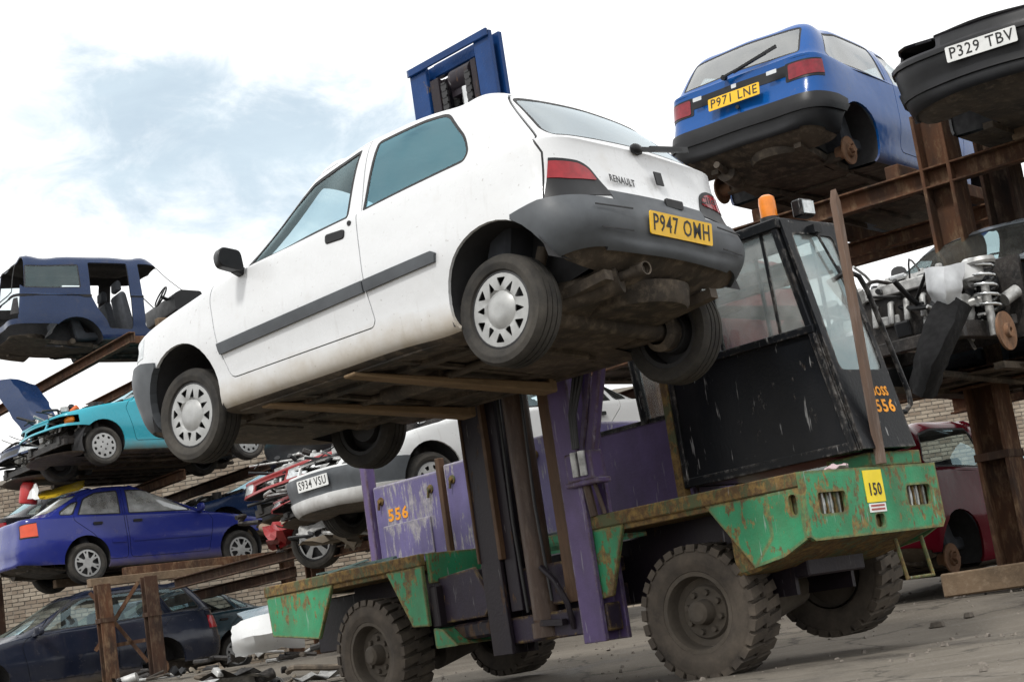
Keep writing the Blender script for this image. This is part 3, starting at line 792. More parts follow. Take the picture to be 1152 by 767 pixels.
def dashboard(parent, x, z, W, rhd=-1):
    b = MB(); b.prism(rpoly([(.42, 0), (.40, .10), (.05, .12), (-.08, .05), (-.06, -.22), (.30, -.30)], .04, 2), (x - .35, -W, z - .1), (1, 0, 0), (0, 0, 1), (0, 2 * W, 0))
    d = b.build('dashboard', M_DKPLASTIC, parent, 40)
    w = MB(); c = Vector((x - .52, rhd * .36, z - .02)); t = Matrix.Rotation(R_(-62), 4, 'Y')
    w.tube([c + t @ Vector((.18 * math.cos(a), .18 * math.sin(a), 0)) for a in [2 * PI * i / 20 for i in range(20)]], .014, 6, True)
    w.bar(c + t @ Vector((-.17, 0, 0)), c + t @ Vector((.17, 0, 0)), .05, .02); w.cyl(c, c + Vector((.25, 0, -.1)), .03, n=8)
    w.build('steering_wheel', M_DKPLASTIC, parent, 40)

def mirror_pod(parent, x, y, z, s, mat=None):
    b = MB(); b.prism(rpoly([(0, -.055), (.17, -.045), (.185, .02), (.15, .068), (.02, .062)], .03, 3), (x + .035, y + s * .02, z), (0, s, 0), (0, 0, 1), (-.085, s * .01, 0))
    b.v = [(p[0] - (.0 if p[0] < x else .025 * abs(p[1] - y) / .2), p[1], p[2]) for p in b.v]
    b.bar((x + .02, y - s * .01, z - .045), (x + .0, y + s * .07, z - .03), .05, .05)
    return b.build('wing_mirror', mat or M_DKPLASTIC, parent, 40, bev=.012)
# ------------------------------------------------------------------ the white hatchback on the forks
CAR_M = Matrix(((-0.74932439, -0.66159205, 0.0284415, 0.43134359), (0.66215762, -0.74807814, 0.04389052, 8.22080312), (-0.00776116, 0.051721, 0.99863141, 1.67540309), (0, 0, 0, 1)))
def white_hatchback():
    root = empty('white_hatchback', mat=CAR_M)
    tag(root, 'white three-door hatchback held up level on the forklift forks', 'car')
    P = dict(xf=3.19, xr=-0.565, W=0.815, xsf=3.02, xsr=-0.43, nose_bow=0.22, tail_bow=0.13,
             zs={'b': (0.20, 0.165, 0.37), 'l': (0.34, 0.33, 0.46), 'm': (0.52, 0.53, 0.57), 'u': (0.68, 0.71, 0.75)},
             prof=[('b', 0.88, 0.09, 0.10), ('l', 0.965, 0.02, 0.012), ('m', 1.0, 0.0, 0.0), ('u', 0.993, 0.06, 0.085)],
             shoulder=[(-0.5, 0.97), (0, 0.955), (1.0, 0.925), (2.0, 0.885), (2.6, 0.81), (3.05, 0.73)],
             xcowl=2.10, xrb=-0.385, ghbase=[(-0.4, 1.035), (0, 1.01), (1.0, 0.975), (1.9, 0.935), (2.1, 0.96)], ghw=0.905, shw=0.965, shw_f=0.85, shw_r=0.84,
             xwt=1.52, wtbow=.15, xrt=-0.085, Wr=0.605, zroof=1.385, rail=[(-0.09, 1.338), (0.15, 1.368), (0.6, 1.392), (1.0, 1.388), (1.3, 1.365), (1.52, 1.34)], rbow=0.10, rtbow=0.07, ccw=0.86, rcr=0.92)
    H = Hull(make_rings(P), 0.018, 3)
    side = lambda c, n: abs(c.y) > 0.42
    # panel lines
    floor = lambda c, n: n.z < -0.75 and c.z < 0.42
    H.label_where('floor_pan', floor)
    # tailgate
    gate = [(-.90, .655), (-.36, .655), (-.355, .70), (-.345, .90), (-.30, 1.00), (-.02, 1.345), (-.05, 1.42), (-.9, 1.42)]
    H.cut('gap', [('y', gate)], lambda c, n: c.x < 0.2)
    H.cut('tailgate', [('y', [(-.91, .663), (-.368, .663), (-.363, .70), (-.353, .903), (-.308, 1.004), (-.030, 1.340), (-.06, 1.43), (-.91, 1.43)])], lambda c, n: c.x < 0.2)
    # rear glass
    rg = rpoly([(.585, 1.000), (.60, 1.05), (.515, 1.316), (0, 1.345), (-.515, 1.316), (-.60, 1.05), (-.585, 1.000), (-.3, 1.02), (0, 1.028), (.3, 1.02)], [.03, .03, .05, 0, .05, .03, .03, 0, 0, 0])
    H.cut('glass_seal', [('x', rg)], lambda c, n: c.x < 0.15 and n.x < -0.2, only='tailgate')
    H.cut('rear_window', [('x', inset(rg, 0.014))], lambda c, n: c.x < 0.15 and n.x < -0.2, only='glass_seal')
    # tail lamps
    tlp = rpoly([(.365, .690), (.375, .725), (.44, .835), (.50, .862), (.66, .868), (.95, .850), (.95, .640), (.6, .655)], [.01, .02, .03, .03, 0, 0, 0, 0])
    H.cut('tail_lamp', [('x', tlp), ('y', [(-.9, .5), (-.368, .5), (-.368, 1.0), (-.9, 1.0)])], lambda c, n: c.x < -0.2, mirror=True)
    lens = rpoly([(.42, .765), (.46, .825), (.52, .846), (.66, .850), (.745, .838), (.735, .765), (.6, .752)], .02)
    H.cut('lens', [('x', lens)], lambda c, n: c.x < -0.2, only='tail_lamp', mirror=True)
    H.cut('gate_trim', [('x', [(-.365, .664), (.365, .664), (.37, .720), (-.37, .720)])], lambda c, n: c.x < -0.3, only='tailgate')
    # bumpers
    H.cut('rear_bumper', [('y', [(-.9, .05), (-.20, .05), (-.20, .615), (-.34, .648), (-.9, .648)])], lambda c, n: c.x < 0.1 and n.z > -0.75)
    H.cut('void', [('y', [(-.15, 0), (-.15, .31), (-.40, .335), (-.62, .395), (-.9, .395), (-.9, 0)])], lambda c, n: c.x < 0.1, only='rear_bumper')
    H.cut('front_bumper', [('y', [(3.6, .05), (2.60, .05), (2.66, .56), (2.80, .585), (3.6, .575)])], lambda c, n: n.z > -0.75)
    H.cut('headlamp', [('x', rpoly([(.38, .60), (.80, .62), (.80, .74), (.40, .715)], .03)), ('y', [(2.80, .5), (3.5, .5), (3.5, .8), (2.80, .8)])], lambda c, n: c.x > 2.5, mirror=True)
    H.cut('grille', [('x', rpoly([(-.34, .615), (.34, .615), (.34, .69), (-.34, .69)], .02))], lambda c, n: c.x > 2.8 and n.x > .3)
    # bonnet shut line and windscreen (plan view)
    top = lambda c, n: n.z > 0.15 and c.z > 0.6
    H.cut('gap', [('z', rpoly([(2.115, .0), (2.075, .40), (1.985, .665), (2.90, .60), (3.02, .42), (3.08, 0), (3.02, -.42), (2.90, -.60), (1.985, -.665), (2.075, -.40)], .02))], top)
    H.cut('bonnet', [('z', inset(rpoly([(2.115, .0), (2.075, .40), (1.985, .665), (2.90, .60), (3.02, .42), (3.08, 0), (3.02, -.42), (2.90, -.60), (1.985, -.665), (2.075, -.40)], .02), .006))], top, only='gap')
    ws = rpoly([(2.07, 0), (2.03, .40), (1.945, .605), (1.43, .490), (1.525, 0), (1.43, -.490), (1.945, -.605), (2.03, -.40)], [0, 0, .04, .04, 0, .04, .04, 0])
    H.cut('glass_seal', [('z', ws)], lambda c, n: c.z > 0.9 and 1.0 < c.x < 2.1)
    H.cut('windscreen', [('z', inset(ws, .016))], lambda c, n: c.z > 0.9 and 1.0 < c.x < 2.1, only='glass_seal')
    # doors
    door = rpoly([(1.985, .315), (2.05, .50), (2.115, .80), (2.085, .885), (1.965, .915), (1.50, 1.235), (1.36, 1.310), (1.15, 1.355), (.868, 1.380), (.858, 1.15), (.85, .90), (.815, .60), (.785, .345), (.81, .315)], [.05, 0, .06, .05, .02, .05, 0, 0, .01, 0, 0, .2, .03, .03])
    H.cut('gap', [('y', door)], side, only='body')
    H.cut('door', [('y', inset(door, .0065))], side, only='gap')
    w1 = rpoly([(1.875, .918), (1.47, 1.195), (1.33, 1.275), (1.14, 1.322), (.925, 1.348), (.948, 1.10), (.962, .946)], [.02, .05, 0, 0, .03, 0, .03])
    H.cut('glass_seal', [('y', w1)], side, only=('door', 'gap', 'body'))
    H.cut('door_window', [('y', inset(w1, .020))], side, only='glass_seal')
    w2 = rpoly([(.848, .952), (.800, 1.345), (.45, 1.352), (.285, 1.338), (.125, 1.14), (.098, 1.05), (.125, 1.000), (.40, .980)], [.02, .03, 0, .06, .06, .05, .04, 0])
    H.cut('glass_seal', [('y', w2)], side, only=('body', 'tailgate', 'gap'))
    H.cut('quarter_window', [('y', inset(w2, .016))], side, only='glass_seal')
    # rubbing strips
    for q in ([(2.035, .463), (2.045, .525), (.818, .563), (.815, .503)], [(.806, .503), (.808, .563), (.315, .580), (.290, .565), (.300, .523)]):
        H.cut('rubbing_strip', [('y', q)], side, only=('body', 'door'))
    # fuel flap line / sill crease, wheel arches
    H.cut('arch', [('y', circ(-.055, .30, .325, 36))], side)
    H.cut('arch', [('y', circ(2.435, .285, .330, 36))], side)
    H.label_where('arch', lambda c, n: abs(c.y) > .45 and ((c.x + .055) ** 2 + (c.z - .3) ** 2 < .325 ** 2 or (c.x - 2.435) ** 2 + (c.z - .285) ** 2 < .33 ** 2))
    # ---- objects
    body = H.extract('body', 'body', M_WHITE, root, rim=.02)
    H.extract('tailgate', 'tailgate', M_WHITE, root, rim=.015)
    H.extract('bonnet', 'bonnet', M_WHITE, root)
    H.extract('front_bumper', 'front_bumper', M_PLASTIC, root, off=.016, rim=.03)
    rb = H.extract('rear_bumper', 'rear_bumper', M_PLASTIC, root, off=.020, rim=.03)
    H.extract('trim_strip', 'gate_trim', M_PLASTIC, root, off=.006)
    H.extract('grille', 'grille', M_DKPLASTIC, root)
    H.extract('floor_pan', 'floor_pan', M_UNDER, root, rim=0)
    H.extract('panel_gap', 'gap', M_SEAL, root, off=-.012, rim=0)
    H.extract('rear_window', 'rear_window', M_REARGLASS, root, rim=0, off=-.004)
    H.extract('windscreen', 'windscreen', M_GLASS, root, rim=0, off=-.004)
    H.extract('window_seal', 'glass_seal', M_SEAL, root, off=-.002, rim=.012)
    doors = {}
    for s in (1, -1):
        d = doors[s] = H.extract('door', 'door', M_WHITE, root, side=s)
        H.extract('door_window', 'door_window', M_GLASS, root, side=s, off=-.006, rim=0)
        H.extract('quarter_window', 'quarter_window', M_GLASSD, root, side=s, off=-.004, rim=0)
        t = H.extract('tail_lamp', 'tail_lamp', M_DKPLASTIC, root, side=s, off=.006)
        H.extract('lens', 'lens', M_LAMPRED, t, side=s, off=.010)
        H.extract('headlamp', 'headlamp', M_LAMPCLEAR, root, side=s, off=.003)
        H.extract('rubbing_strip', 'rubbing_strip', M_PLASTIC, root, side=s, off=.018, rim=.02)
        b = MB(); b.prism(rpoly([(-.075, -.022), (.075, -.030), (.080, .020), (-.070, .030)], .018, 3), (1.02, s * .790, .858), (-1, 0, 0), (0, 0, 1), (0, s * .016, 0))
        b.build('door_handle', M_DKPLASTIC, d, 40, bev=.004)
        b = MB(); b.cyl((.905, s * .78, .90), (.905, s * .797, .90), .014, n=12); b.build('door_lock', M_DKPLASTIC, d, 40)
        mirror_pod(root, 1.80, s * .785, .925, s)
        b = MB(); b.sphere((2.205, s * .797, .645), .032, 10, 6, (1, .35, .72)); b.build('side_indicator', M_LAMPORANGE, root, 40)
    H.lining(root, ('arch', 'void', 'tail_lamp', 'lens', 'front_bumper', 'glass_seal', 'door_window', 'quarter_window', 'windscreen', 'rear_window', 'rear_bumper', 'floor_pan'), M_LINING)
    arch_liner(root, -.055, .30, .338, .765, .42, .19, zrear=.37); arch_liner(root, 2.435, .285, .343, .765, .42, .17)
    # wheels hang on full droop
    for s in (1, -1):
        add_wheel(root, (-.005, s * .645, .212), s, 'clio' if s > 0 else 'none', .272, .165)
        add_wheel(root, (2.468, s * .650, .214), s, 'clio' if s > 0 else 'none', .272, .165, steer=R_(4))
    # number plate, badges, wiper
    number_plate('P947 OMH', (-.590, -.02, .548), (0, -1, 0), (-.10, 0, 1), M_YPLATE, root, .50, .115)
    b = MB(); b.prism([(-.028, -.036), (.028, -.036), (.028, .036), (-.028, .036)], (-.472, -.05, .845), (0, -1, 0), (.16, 0, 1), (-.008, 0, 0)); b.build('badge', M_DKPLASTIC, root, None)
    text_on('lettering', 'RENAULT', .052, (-.463, .24, .790), (.02, -1, .0), (.14, 0, 1), M_INK, root, bold=.001, width=.20, lift=.006)
    text_on('lettering', 'Clio', .055, (-.455, -.47, .795), (-.12, -1, .0), (.14, 0, 1), M_INK, root, bold=.0015, width=.11, lift=.008)
    b = MB(); b.cyl((-.405, .04, 1.000), (-.45, .04, .992), .026, n=12); b.bar((-.45, .04, .995), (-.458, -.30, 1.045), .022, .02); b.bar((-.452, -.05, 1.012), (-.430, -.40, 1.075), .012, .03); b.sphere((-.445, .06, .995), .04, 10, 6, (.6, 1.1, .7))
    b.build('rear_wiper', M_DKPLASTIC, root, 35)
    b = MB(); b.prism(rpoly([(-.07, -.022), (.07, -.022), (.07, .022), (-.07, .022)], .01), (-.505, -.10, .708), (0, -1, 0), (0, 0, 1), (-.012, 0, 0)); b.build('tailgate_handle', M_DKPLASTIC, root, None)
    # grooves in the bumper
    for s in (1, -1):
        for y0, y1, z, x0, x1 in ((.36, .56, .487, -.590, -.563), (.34, .58, .600, -.586, -.553)):
            b = MB(); b.bar((x0, s * y0, z), (x1, s * y1, z), .004, .007); b.build('bumper_groove', M_SEAL, rb, None)
    # interior
    seats(root, (1.15,), rear=.35, back=.60, z=.30)
    dashboard(root, 1.95, .90, .66)
    b = MB(); b.bx(-.36, -.05, -.56, .56, .86, .89); b.build('parcel_shelf', M_LINING, root, None)
    # underside
    b = MB(); b.cyl((-.40, .27, .315), (-.12, .40, .27), .075, n=16); b.build('exhaust_silencer', M_UNDER, root, 40)
    b = MB(); b.tube([(-.53, .255, .325), (-.42, .27, .32), (-.12, .40, .27), (.15, .38, .18), (.6, .12, .16), (1.4, .08, .155), (2.2, .05, .18), (2.6, .05, .22)], .024, 10)
    b.lathe([(.028, 0), (.034, -.002), (.034, .09), (.028, .09), (.022, .01)], (-.55, .252, .327), (1, -.1, 0), 14)
    b.cyl((1.0, .10, .165), (1.5, .08, .16), .055, n=12); b.build('exhaust_pipe', M_UNDER, root, 40)
    b = MB(); b.cyl((0, -.56, .215), (0, .56, .215), .05, n=14)
    for s in (1, -1): b.bar((0, s * .50, .21), (.42, s * .50, .23), .07, .09); b.cyl((.0, s * .50, .22), (-.12, s * .48, .52), .03, n=10); b.lathe([(.001, 0), (.10, 0), (.105, -.06), (.07, -.09)], (0, s * .585, .212), (0, s, 0), 18)
    b.build('rear_axle', M_UNDER, root, 40)
    b = MB(); b.lathe([(.001, -.02), (.26, -.02), (.275, 0), (.285, .09)], (-.17, -.12, .245), (0, 0, 1), 22); b.build('spare_wheel_well', M_UNDER, root, 40)
    b = MB()
    b.prism(rpoly([(-.35, -.30), (.05, -.30), (.05, .20), (-.35, .20)], .05, 3), (.72, -.10, .145), (1, 0, 0), (0, 1, 0), (0, 0, .06)); b.build('fuel_tank', M_UNDER, root, 40, bev=.01)
    b = MB()
    for s in (1, -1):
        b.bar((.35, s * .66, .165), (2.05, s * .66, .165), .06, .03); b.bar((.4, s * .42, .165), (2.3, s * .42, .165), .07, .035); b.bar((-.45, s * .42, .30), (.35, s * .42, .20), .06, .05)
    for x in (.5, .85, 1.25, 1.65, 1.95): b.bar((x, -.70, .168), (x, .70, .168), .05, .018)
    b.build('floor_rib', M_UNDER, root, 35)
    b = MB(); b.bar((2.32, -.55, .19), (2.32, .55, .19), .10, .06)
    for s in (1, -1): b.bar((2.32, s * .30, .19), (2.46, s * .58, .20), .06, .04); b.cyl((2.46, s * .56, .2), (2.42, s * .50, .60), .04, n=10); b.cyl((2.47, s * .15, .25), (2.47, s * .58, .21), .022, n=8)
    b.box((2.62, .12, .25), (.35, .45, .16)); b.box((2.6, -.25, .26), (.3, .25, .14)); b.build('subframe', M_UNDER, root, 35, bev=.01)
    return root
white_hatchback()
# ------------------------------------------------------------------ ground, wall
def ground_z(x, y):
    sm = lambda a, b, t: (lambda u: u * u * (3 - 2 * u))(min(1, max(0, (t - a) / (b - a))))
    z = 0.03 + 0.16 * sm(10.2, 13.5, y + 0.25 * x) + 0.36 * sm(13.5, 21.0, y)
    return z
def make_ground():
    t = NT('yard_concrete'); v = t.coord('Object')
    a = t.noise(v, 0.55, 8, 0.6, 0.3, 0.7); b = t.noise(v, 3.5, 8, 0.7, 0.3, 0.72)
    c = t.mix(a, (0.108, 0.093, 0.074), (0.200, 0.177, 0.146)); c = t.mix(t.math('MULTIPLY', b, .5), c, (0.10, 0.088, 0.073))
    oil = t.noise(t.coord('Object', (1, .6, 1), (3, 1, 0)), 0.9, 7, 0.66, 0.55, 0.68); c = t.mix(t.math('MULTIPLY', oil, .8), c, (0.045, 0.040, 0.036))
    # tyre tracks: long thin streaks along the lane
    tr = t.noise(t.coord('Object', (0.25, 2.2, 1)), 1.6, 5, 0.6, 0.5, 0.68); c = t.mix(t.math('MULTIPLY', tr, .35), c, (0.20, 0.18, 0.155))
    vo = t.n('ShaderNodeTexVoronoi', feature='DISTANCE_TO_EDGE'); vo.inputs['Scale'].default_value = .55; wv = t.n('ShaderNodeVectorMath', operation='ADD'); nzv = t.n('ShaderNodeTexNoise'); nzv.inputs['Scale'].default_value = 2.5; nzv.inputs['Detail'].default_value = 5; t.l(v, nzv.inputs['Vector']); sc_v = t.n('ShaderNodeVectorMath', operation='SCALE'); sc_v.inputs['Scale'].default_value = .5; t.l(nzv.outputs['Color'], sc_v.inputs[0]); t.l(v, wv.inputs[0]); t.l(sc_v.outputs[0], wv.inputs[1]); t.l(wv.outputs[0], vo.inputs['Vector'])
    crk = t.n('ShaderNodeMapRange'); t.l(vo.outputs['Distance'], crk.inputs[0]); crk.inputs[1].default_value = .012; crk.inputs[2].default_value = .0; c = t.mix(t.math('MULTIPLY', crk.outputs[0], .7), c, (.03, .026, .022))
    grit = t.noise(v, 55, 3, 0.6, 0.62, 0.66); c = t.mix(t.math('MULTIPLY', grit, .5), c, (0.30, 0.28, 0.25))
    t.set(Base_Color=c, Roughness=t.val(oil, .92, .5), Specular_IOR_Level=.3)
    t.bump(t.math('ADD', t.noise(v, 14, 8, .7, .2, .8), t.math('MULTIPLY', t.noise(v, 90, 3, .6, .2, .8), .4)), .55, .012)
    def axis(lo, hi, near, mult):
        xs = [0.0]; st = near
        while xs[-1] < hi: xs.append(xs[-1] + st); st = st if xs[-1] < 22 else st * mult
        return xs
    px = axis(0, 1500, .5, 1.25); xs = sorted([-q for q in px[1:]] + px); ys = [-q for q in reversed(px[1:])] + px
    ys = sorted(ys); rnd = random.Random(3)
    vs = []; 
    for y in ys:
        for x in xs:
            vs.append((x, y, ground_z(x, y) + (rnd.uniform(-.008, .008) if abs(x) < 20 and 0 < y < 20 else 0)))
    n = len(xs); fs = [(j * n + i, j * n + i + 1, (j + 1) * n + i + 1, (j + 1) * n + i) for j in range(len(ys) - 1) for i in range(n - 1)]
    b = MB(); b.add(vs, fs); g = b.build('ground', t.m, None, 180, fix=False); g['kind'] = 'structure'
    # loose rubble and scraps on the yard
    st = MB(); rnd = random.Random(11)
    for _ in range(1500):
        y = rnd.uniform(5.5, 16) if rnd.random() < .7 else rnd.uniform(12, 22); x = rnd.uniform(-.45, .62) * y
        r = rnd.choice([.004, .005, .006, .008, .012]) * rnd.uniform(.7, 1.5); z = ground_z(x, y)
        rot = Matrix.Rotation(rnd.uniform(0, 6), 3, 'Z') @ Matrix.Rotation(rnd.uniform(-.5, .5), 3, 'X')
        st.box((x, y, z + r * .5), (r * rnd.uniform(1.2, 3.5), r * rnd.uniform(1, 2.2), r * 1.4), rot, taper=.6)
    o = st.build('rubble', simple('rubble_grey', (.16, .14, .12), .95, 0, .5, 30), None, None); tag(o, 'loose grit and small stones scattered over the yard', None, None, 'stuff')
make_ground()

def make_wall():
    y0, zt, x0, x1 = 32.0, 4.75, -15.0, 15.0
    root = empty('brick_wall', (0, y0, 0)); tag(root, 'long buff brick boundary wall behind the stacked cars', 'wall')
    core = MB(); core.bx(x0, x1, .012, .22, .2, zt); core.build('mortar_core', simple('mortar', (.20, .18, .155), .95, 0, .2, 6), root, None)
    t = NT('buff_brick'); v = t.coord('Object', (1, 1, 1))
    br = t.n('ShaderNodeTexWhiteNoise', noise_dimensions='2D')
    sn = t.n('ShaderNodeVectorMath', operation='SNAP'); sn.inputs[1].default_value = (.24, 1, .077); t.l(v, sn.inputs[0])
    sx = t.n('ShaderNodeSeparateXYZ'); t.l(sn.outputs[0], sx.inputs[0]); cb = t.n('ShaderNodeCombineXYZ'); t.l(sx.outputs[0], cb.inputs[0]); t.l(sx.outputs[2], cb.inputs[1]); t.l(cb.outputs[0], br.inputs['Vector'])
    c = t.mix(br.outputs['Value'], (.20, .155, .115), (.36, .31, .245)); c = t.mix(t.math('MULTIPLY', t.noise(v, .8, 7, .65, .45, .75), .6), c, (.12, .10, .085))
    t.set(Base_Color=c, Roughness=.9)
    me = MB(); rnd = random.Random(5); r = 0; z = .3
    while z < zt - .02:
        x = x0 + (.12 if r % 2 else 0)
        while x < x1 - .25:
            d = rnd.uniform(-.004, .006); me.bx(x + .005, x + .222, -.004 + d, .02, z + .005, z + .066); x += .24
        z += .077; r += 1
    o = me.build('brickwork', t.m, root, None, fix=False); o['kind'] = 'stuff'
    cp = MB(); 
    for i in range(50): cp.bx(x0 + i * .6 + .006, x0 + i * .6 + .594, -.06, .28, zt + .002, zt + .09)
    o = cp.build('coping', simple('coping_stone', (.24, .22, .19), .9, 0, .3, 4), root, None); o['kind'] = 'stuff'
make_wall()
# ------------------------------------------------------------------ the side-loading forklift
M_GREEN = worn_paint('loader_green', (0.028, 0.240, 0.105), (0.13, 0.085, 0.045), .66, 4.2, .45, (.11, .10, .055), .45, edge=.28, scuff=.75, bare=(.27, .20, .07), col2=(.05, .33, .16))
M_DECK = worn_paint('deck_edge_rust', (0.085, 0.105, 0.05), (0.105, 0.066, 0.036), .95, 3.5, .7, (.10, .07, .045), .6, bare=(.26, .17, .06))
M_PURPLE = worn_paint('loader_purple', (0.118, 0.082, 0.195), (0.10, .065, .05), .22, 3.2, .42, (.055, .042, .05), .55, edge=.18, bare=(.22, .2, .24))
M_BOXP = worn_paint('faded_purple', (0.150, 0.130, 0.285), (0.24, .23, .27), .62, 4.0, .5, (.09, .075, .10), .45, streak=(1, 1, .15), bare=(.40, .38, .40), scuff=1.0, edge=.15)
M_MAST = worn_paint('mast_dark', (0.018, 0.014, 0.020), (0.075, .042, .025), .42, 3, .42, (.03, .022, .02), .5, bare=(.11, .07, .045), streak=(1, 1, .2))
M_MASTBR = rust_mat('mast_brown', (.045, .028, .018), (.105, .058, .032), .5, 3.5, .6, (1, 1, .2), (.16, .10, .06))
M_CYL = rust_mat('ram_brown', (.050, .034, .028), (.085, .055, .040), .5, 5, .45, (1, 1, .25), (.13, .10, .08))
M_MBLUE = worn_paint('mast_blue', (0.006, 0.040, 0.15), (.03, .03, .05), .25, 4, .35, (.01, .012, .03), .35)
M_PURPD = worn_paint('dark_purple', (0.034, 0.026, 0.046), (.06, .036, .026), .35, 3, .45, (.03, .022, .02), .6, edge=.15)
M_CAB = worn_paint('cab_black', (0.008, 0.009, 0.011), (.035, .028, .022), .25, 3.5, .30, (.020, .019, .018), .45, bare=(.22, .21, .20), spec=.15, scuff=.9, edge=.12)
M_FORK = rust_mat('fork_brown', (.15, .105, .062), (.24, .165, .095), .5, 4, .75, (1, .4, 1), (.28, .20, .12))
M_STAKE = rust_mat('weathered_stake', (.085, .065, .055), (.15, .10, .075), .5, 6, .9, (1, 1, .15), (.22, .19, .17))
M_STENCIL = simple('orange_stencil', (.78, .30, .01), .6, 0, .15, 30)
M_YSIGN = simple('yellow_sticker', (.85, .66, .015), .45, 0, .08)
M_HOSE = simple('hydraulic_hose', (.016, .016, .017), .5)

LC = (1.50640986 * .88, 9.52692893 * .88)
def side_loader():
    root = empty('side_loader_forklift', (LC[0], LC[1], 0), math.atan2(-0.72417186, 0.68961954)); root.scale = (.88, .88, .88)
    tag(root, 'green and purple side-loading forklift with black cab carrying the white hatchback', 'forklift')
    B = lambda nm, mb, mat, par=root, sm=35, bev=0.0: mb.build(nm, mat, par, sm, bev)
    def bx(mb, s0, s1, t0, t1, z0, z1): mb.bx(-s1, -s0, t0, t1, z0, z1); return mb
    V = lambda s, t, z: Vector((-s, t, z))
    TF = 1.40                                     # far side
    # --- chassis core
    b = MB(); bx(b, .35, 5.45, .42, 1.00, .55, .98); B('chassis', b, M_MAST, bev=.01)
    b = MB(); bx(b, .02, 1.80, .03, TF - .03, 1.02, 1.085); bx(b, 3.52, 5.51, .03, TF - .03, 1.02, 1.085); bx(b, 1.80, 3.52, .78, TF - .03, 1.02, 1.085); B('deck_plate', b, M_DECK, bev=.004)
    # --- right (cab end) near side: rusty edge beam, mudguard cheeks
    def edge(s0, s1, t, out):
        b = MB(); b.channel(V(s0, t + .025 * out, 1.105), V(s1, t + .025 * out, 1.105), .05, .078, .012, up=(0, 0, 1)); return b
    b = MB(); bx(b, .0, 1.83, 0, .06, 1.055, 1.142); bx(b, .0, 1.83, TF - .06, TF, 1.055, 1.142); B('edge_beam', b, M_DECK, bev=.008)
    b = MB(); bx(b, 3.50, 5.54, 0, .06, 1.055, 1.142); bx(b, 3.50, 5.54, TF - .06, TF, 1.055, 1.142); bx(b, 5.48, 5.56, .062, TF - .062, 1.055, 1.140); B('edge_beam', b, M_DECK, bev=.008)
    def cheek(name, pts, t0, t1, mat=M_GREEN):
        b = MB(); b.prism([(-s, z) for s, z in pts], (0, t0, 0), (1, 0, 0), (0, 0, 1), (0, t1 - t0, 0)); return B(name, b, mat, bev=.006)
    for t0, t1 in ((.012, .045), (TF - .045, TF - .012)):
        cheek('mudguard', [(1.825, 1.055), (1.435, 1.055), (1.62, .615), (1.825, .60)], t0, t1)
        cheek('mudguard', [(.735, 1.055), (.25, 1.055), (.25, .80), (.42, .635)], t0, t1)
        cheek('mudguard', [(5.53, 1.055), (4.61, 1.055), (4.865, .655), (5.50, .735)], t0, t1)
        cheek('mudguard', [(3.93, 1.055), (3.50, 1.055), (3.50, .615), (3.69, .625)], t0, t1)
    # wheel housings (dark arches behind the cheeks)
    for s0, s1 in ((.45, 1.60), (3.62, 4.85)):
        b = MB(); bx(b, s0, s1, .40, .43, .45, 1.02); bx(b, s0, s1, .97, 1.0, .45, 1.02); B('wheel_housing', b, M_MAST)
    # --- counterweight front end
    nose = [(.27, 1.0), (.27, .66), (.20, .66), (.012, .735), (.012, 1.0)]
    b = MB(); b.prism([(-s, z) for s, z in [(.62, 1.05), (.62, .60), (.44, .62), (.02, .74), (.02, 1.05)]], (0, .055, 0), (1, 0, 0), (0, 0, 1), (0, TF - .11, 0)); B('counterweight', b, M_DECK, bev=.02)
    fr = [(.045, .735), (TF - .045, .735), (TF - .005, .78), (TF - .01, 1.14), (.0, 1.14), (.0, .76)]
    hole = lambda a, b_, c, d: rpoly([(a, c), (b_, c), (b_, d), (a, d)], .025, 3)
    hs = [hole(.13, .40, .885, 1.01), hole(1.03, 1.29, .885, 1.01), hole(.66, .75, .775, .855)]
    b = MB(); b.plate(fr, hs, (.0, 0, 0), (0, 1, 0), (0, 0, 1), (-.03, 0, 0)); b.v = [(p[0] + .03, p[1], p[2]) for p in b.v]; fp = B('front_panel', b, M_GREEN)
    for t0, t1 in ((.13, .40), (1.03, 1.29)):
        b = MB(); bx(b, .030, .034, t0 - .02, t1 + .02, .87, 1.03); B('grille_recess', b, M_HOSE, fp)
        n = 7
        for i in range(n):
            tt = t0 + (t1 - t0) * (i + .5) / n; b = MB(); b.bar(V(.016, tt, .875), V(.016, tt, 1.02), .016, .012, up=(1, 0, 0)); B('grille_bar', b, M_DECK if i % 2 else M_ALU, fp)
        b = MB(); b.lathe([(.001, .012), (.05, .008), (.06, 0)], (-.028, (t0 + t1) / 2 + .02, .945), (1, 0, 0), 16); B('work_lamp', b, M_LAMPCLEAR, fp)
    b = MB(); bx(b, .05, .06, .64, .77, .76, .87); B('tow_recess', b, M_HOSE, fp)
    b = MB(); b.tube([V(.02, .685, .84), V(-.005, .685, .82), V(-.005, .685, .80), V(.02, .685, .785)], .012, 8); B('tow_hook', b, M_CYL, fp)
    # side return of the front panel with a slot
    for t0 in (.0, TF - .035):
        b = MB(); b.plate([(-.25, .80), (-.42, .64), (-.18, .675), (.0, .752), (.0, 1.052), (-.25, 1.052)], [hole(-.085, -.03, .90, 1.02)], (-.005, t0 + .008, 0), (1, 0, 0), (0, 0, 1), (0, .028, 0)); B('side_panel', b, M_GREEN)
    # stickers
    b = MB(); b.prism([(.60, .925), (.79, .925), (.79, 1.12), (.60, 1.12)], (.0315, 0, 0), (0, 1, 0), (0, 0, 1), (.003, 0, 0)); st = B('number_sticker', b, M_YSIGN, root, None)
    text_on('lettering', '150', .105, (.0345, .695, 1.0), (0, 1, 0), (0, 0, 1), M_INK, st, bold=.002, width=.12)
